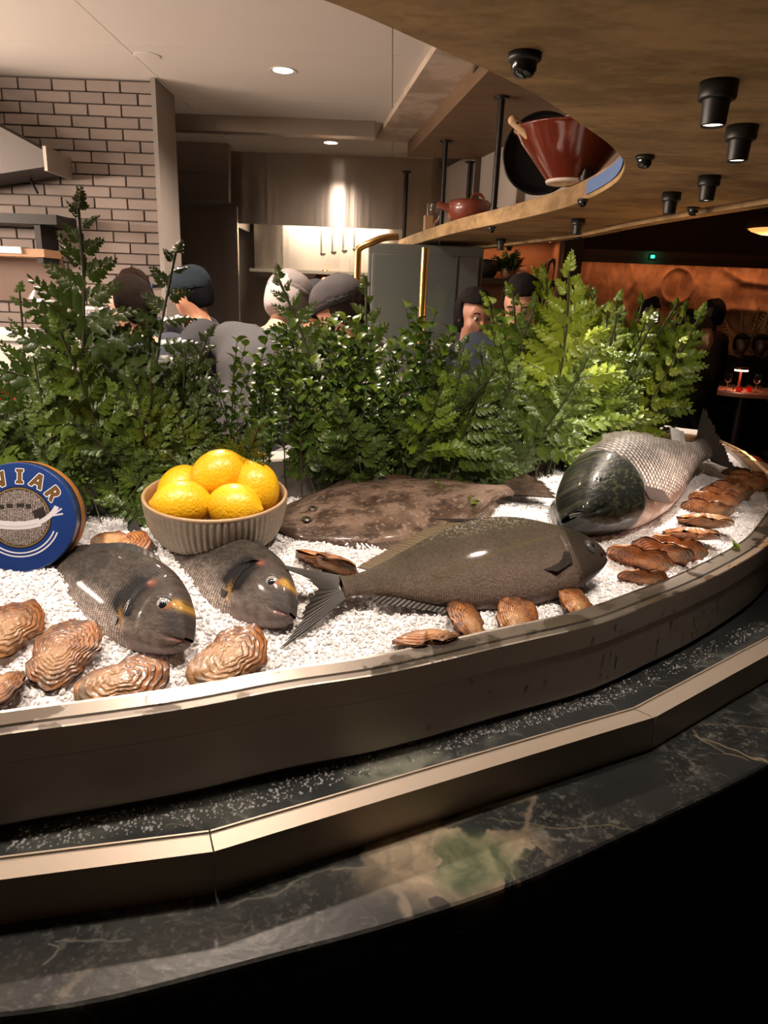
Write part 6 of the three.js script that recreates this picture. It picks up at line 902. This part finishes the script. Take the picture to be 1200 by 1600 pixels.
  // clothes follow the body a little outside it
  const fold = (x, y, z) => .010 * (fbm3(x * 9 + (o.seed ?? 0), y * 7, z * 9, 2) - .5), cl = cloth(o.top ?? [.14, .14, .145]), tr = cloth(o.pants ?? [.02, .02, .022]);
  const armsCut = o.short ? armF.filter((_, i) => i % 2 === 0) : armF, jac = blend([...torso, ...armsCut], .05), wristCut = handF.length, hipY = hip[1];
  const jacket = (x, y, z) => { let d = jac(x, y, z) - .016 + fold(x, y, z); d = Math.max(d, (hipY - .10) - y); const nk = capsule(off(neck, .03), [hd[0], hd[1] + .2, hd[2]], .062 * s, .10)(x, y, z); d = Math.max(d, -nk); arms.forEach(([e, w]) => { d = Math.max(d, .022 - Math.hypot(x - w[0], y - w[1], z - w[2]) - .0); }); return d; };
  mesh(o.garment ?? 'jacket', netMesh(jacket, lo, hi, res), cl, t);
  const lg = blend([...legF, capsule(hipJ[0], hipJ[1], .10 * s, .10 * s)], .04), trouser = (x, y, z) => Math.max(lg(x, y, z) - .018 + fold(x, y, z), .07 - y); mesh('trousers', netMesh(trouser, lo, hi, res * 1.25), tr, t);
  mesh('shoes', netMesh((x, y, z) => Math.min(...footF.map((f) => f(x, y, z))) - .008, [lo[0], 0.0005, lo[2]], [hi[0], .16, hi[2] + .1], .014), blackMat, t);
  // hair or cap, shell around the skull that leaves the face free
  const hc = cloth(o.hair ?? [.012, .009, .008], .7), hlo = hd.map((v) => v - .24), hhi = hd.map((v) => v + .24);
  const hairF = (x, y, z) => { const [a, b, c] = loc(x, y, z); let d = ellip([0, .032, -.020], [.090, .108, .104])(a, b, c) - .004 + .010 * (fbm3(a * 40, b * 14, c * 40, 2) - .5); d = smin(d, ellip([0, -.02, -.05], [.078, .09, .07])(a, b, c), .02); if (o.bun) d = smin(d, ellip(o.bun, [.045, .045, .045])(a, b, c), .015); if (o.long) d = smin(d, capsule([0, .0, -.07], [0, -.22, -.085], .075, .06)(a, b, c), .03); const face = Math.max(.030 - c, b - .078) ; d = Math.max(d, -Math.max(.022 - c - .25 * Math.max(0, b), b - .070)); d = Math.max(d, -.085 - b - (o.long ? .2 : 0)); return d * hs; };
  mesh('hair', netMesh(hairF, hlo, hhi, Math.min(res * .5, .009)), hc, t);
  if (o.cap) { const capF = (x, y, z) => { const [a, b, c] = loc(x, y, z); let d = ellip([0, .050, -.012], [.098, .092, .112])(a, b, c) - .004 + .012 * (fbm3(a * 14, b * 14, c * 14, 2) - .5); d = Math.max(d, .030 + .1 * c - b); return d * hs; }; const m = mesh('cap', netMesh(capF, hlo, hhi, .009), cloth(o.cap), t); const bandF = (x, y, z) => { const [a, b, c] = loc(x, y, z); return Math.max(ellip([0, .045, -.010], [.099, .12, .111])(a, b, c) - .006, Math.abs(b - .036 - .1 * c) - .014) * hs; }; mesh('cap_band', netMesh(bandF, hlo, hhi, .008), cloth(o.cap.map((v) => v * .8)), t); }
  if (o.face) for (const q of [-1, 1]) { const e = mesh('eye', new THREE.SphereGeometry(.0115 * hs, 16, 12), phy({ color: lin(.30, .26, .23), roughness: .35 }), t); const l = V3(q * .031, .004, .078).multiplyScalar(hs), X = new THREE.Euler(pit, yaw, 0, 'YXZ'); l.applyEuler(X); e.position.set(hd[0] + l.x, hd[1] + l.y, hd[2] + l.z); e.rotation.copy(X); const p = new THREE.SphereGeometry(.006 * hs, 10, 8); p.translate(0, 0, .0075 * hs); mesh('pupil', p, blackMat, e); const br = mesh('eyebrow', tube([[-.018, .0, 0], [0, .004, .004], [.016, 0, .002]].map((v) => v.map((w) => w * hs)), .0028, 8, 6), hc, t); const b2 = V3(q * .033, .028, .086).multiplyScalar(hs).applyEuler(X); br.position.set(hd[0] + b2.x, hd[1] + b2.y, hd[2] + b2.z); br.rotation.copy(X); }
  if (o.face) { const X = new THREE.Euler(pit, yaw, 0, 'YXZ'), lp2 = V3(0, -.060, .087).multiplyScalar(hs).applyEuler(X), m = mesh('lips', tube([[-.022, 0, -.006], [0, .001, .001], [.022, 0, -.006]].map((v) => v.map((w) => w * hs)), .0042, 10, 6), std(lin(.28, .10, .08), .5), t); m.position.set(hd[0] + lp2.x, hd[1] + lp2.y, hd[2] + lp2.z); m.rotation.copy(X); }
  t.userData.head = undefined; delete t.userData.head; return t;
}
const grey = [.125, .125, .13], work = (y = .98, z = .40) => [[[-.27, 1.08, .16], [-.16, y, z]], [[.27, 1.08, .16], [.16, y, z]]];
// cooks, left to right
person({ pos: [-1.02, 0, -3.05], h: 1.62, turn: -1.9, yaw: 0, nod: .35, fem: 1, hair: [.010, .007, .006], bun: [0, -.01, -.10], top: [.045, .05, .065], arms: work(.98, .38), res: .016 }, 'woman with tied dark hair looking down, behind the tall fern at the left');
person({ pos: [-1.36, 0, -3.9], h: 1.66, turn: .3, nod: .3, fem: 1, hair: [.02, .011, .008], top: [.06, .06, .07], arms: work(.98, .38), res: .02 }, 'cook with brown hair bending behind the dark haired woman');
person({ pos: [-.96, 0, -3.75], h: 1.68, turn: -1.35, nod: .25, hair: [.010, .010, .012], cap: [.022, .030, .036], skin: [.5, .24, .14], top: [.05, .05, .055], arms: work(.98, .38), res: .018 }, 'cook in profile with dark cap and bare ear, left of the bent grey back');
person({ pos: [-.58, 0, -2.85], h: 1.74, turn: 2.75, lean: .42, nod: .5, hair: [.30, .27, .26], cap: [.17, .15, .145], skin: [.5, .27, .18], top: [.062, .062, .064], arms: [[[-.28, .98, .55], [-.15, .98, .80]], [[.28, .98, .55], [.15, .98, .80]]], res: .016 }, 'cook in a charcoal uniform bent over the counter, back towards the camera');
person({ pos: [-.42, 0, -3.78], h: 1.64, turn: 2.6, nod: .3, hair: [.012, .01, .01], cap: [.05, .052, .055], skin: [.5, .2, .1], top: grey, arms: work(), res: .018 }, 'cook with a dark grey cap facing away at the pass, in the middle');
person({ pos: [-.04, 0, -2.78], h: 1.66, turn: -1.75, nod: .45, lean: .12, hair: [.03, .02, .018], cap: [.055, .050, .050], skin: [.55, .25, .15], top: grey, arms: work(.98, .36), res: .014 }, 'nearest cook in a grey cap, head bowed in profile, behind the middle bush');
person({ pos: [.36, 0, -3.35], h: 1.62, turn: .35, nod: .12, face: 1, hair: [.010, .008, .008], skin: [.30, .14, .085], top: [.03, .03, .034], arms: work(), res: .014 }, 'young man with dark hair facing the camera, right of the glass screen');
person({ pos: [.56, 0, -3.15], h: 1.68, turn: -.3, nod: .3, face: 1, hair: [.010, .008, .008], skin: [.38, .19, .12], top: [.03, .035, .045], arms: work(), res: .014 }, 'man with dark hair looking down, behind the left of the right bush');
// guests and waiters in the dark dining room
const dk = [.006, .005, .005], dskin = [.035, .016, .010];  // darkness of the silhouettes is put into the skin and clothes colours
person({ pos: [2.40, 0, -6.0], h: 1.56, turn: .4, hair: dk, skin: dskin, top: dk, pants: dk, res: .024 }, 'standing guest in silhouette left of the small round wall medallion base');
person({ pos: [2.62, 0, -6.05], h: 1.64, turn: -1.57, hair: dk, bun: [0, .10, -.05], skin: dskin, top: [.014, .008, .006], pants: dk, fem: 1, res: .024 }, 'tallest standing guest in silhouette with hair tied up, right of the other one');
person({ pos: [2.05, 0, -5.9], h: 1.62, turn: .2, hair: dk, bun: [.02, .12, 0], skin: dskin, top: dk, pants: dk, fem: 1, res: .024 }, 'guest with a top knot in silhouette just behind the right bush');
const st = thing('banquette', 'long dark banquette seat along the dining room at the right', 'seat', [4.3, 0, -8.55]); mesh('seat', new RoundedBoxGeometry(2.4, .12, .6, 3, .04).translate(0, .38, 0), std(lin(.03, .012, .01), .8), st); mesh('base', bx(2.3, .315, .5, 0, .1605, 0), blackMat, st);
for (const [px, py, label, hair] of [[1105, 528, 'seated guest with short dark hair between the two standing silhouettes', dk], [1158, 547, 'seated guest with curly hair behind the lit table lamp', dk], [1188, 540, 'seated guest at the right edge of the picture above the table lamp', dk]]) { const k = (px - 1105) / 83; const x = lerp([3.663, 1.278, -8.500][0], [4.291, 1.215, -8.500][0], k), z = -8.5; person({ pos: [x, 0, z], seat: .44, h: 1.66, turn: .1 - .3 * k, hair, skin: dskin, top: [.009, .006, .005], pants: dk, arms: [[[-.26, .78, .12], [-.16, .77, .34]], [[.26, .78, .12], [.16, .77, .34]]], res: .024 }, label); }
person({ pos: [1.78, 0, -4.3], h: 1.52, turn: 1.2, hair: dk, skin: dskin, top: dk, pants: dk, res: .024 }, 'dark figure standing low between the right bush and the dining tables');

renderer.render(scene, camera);
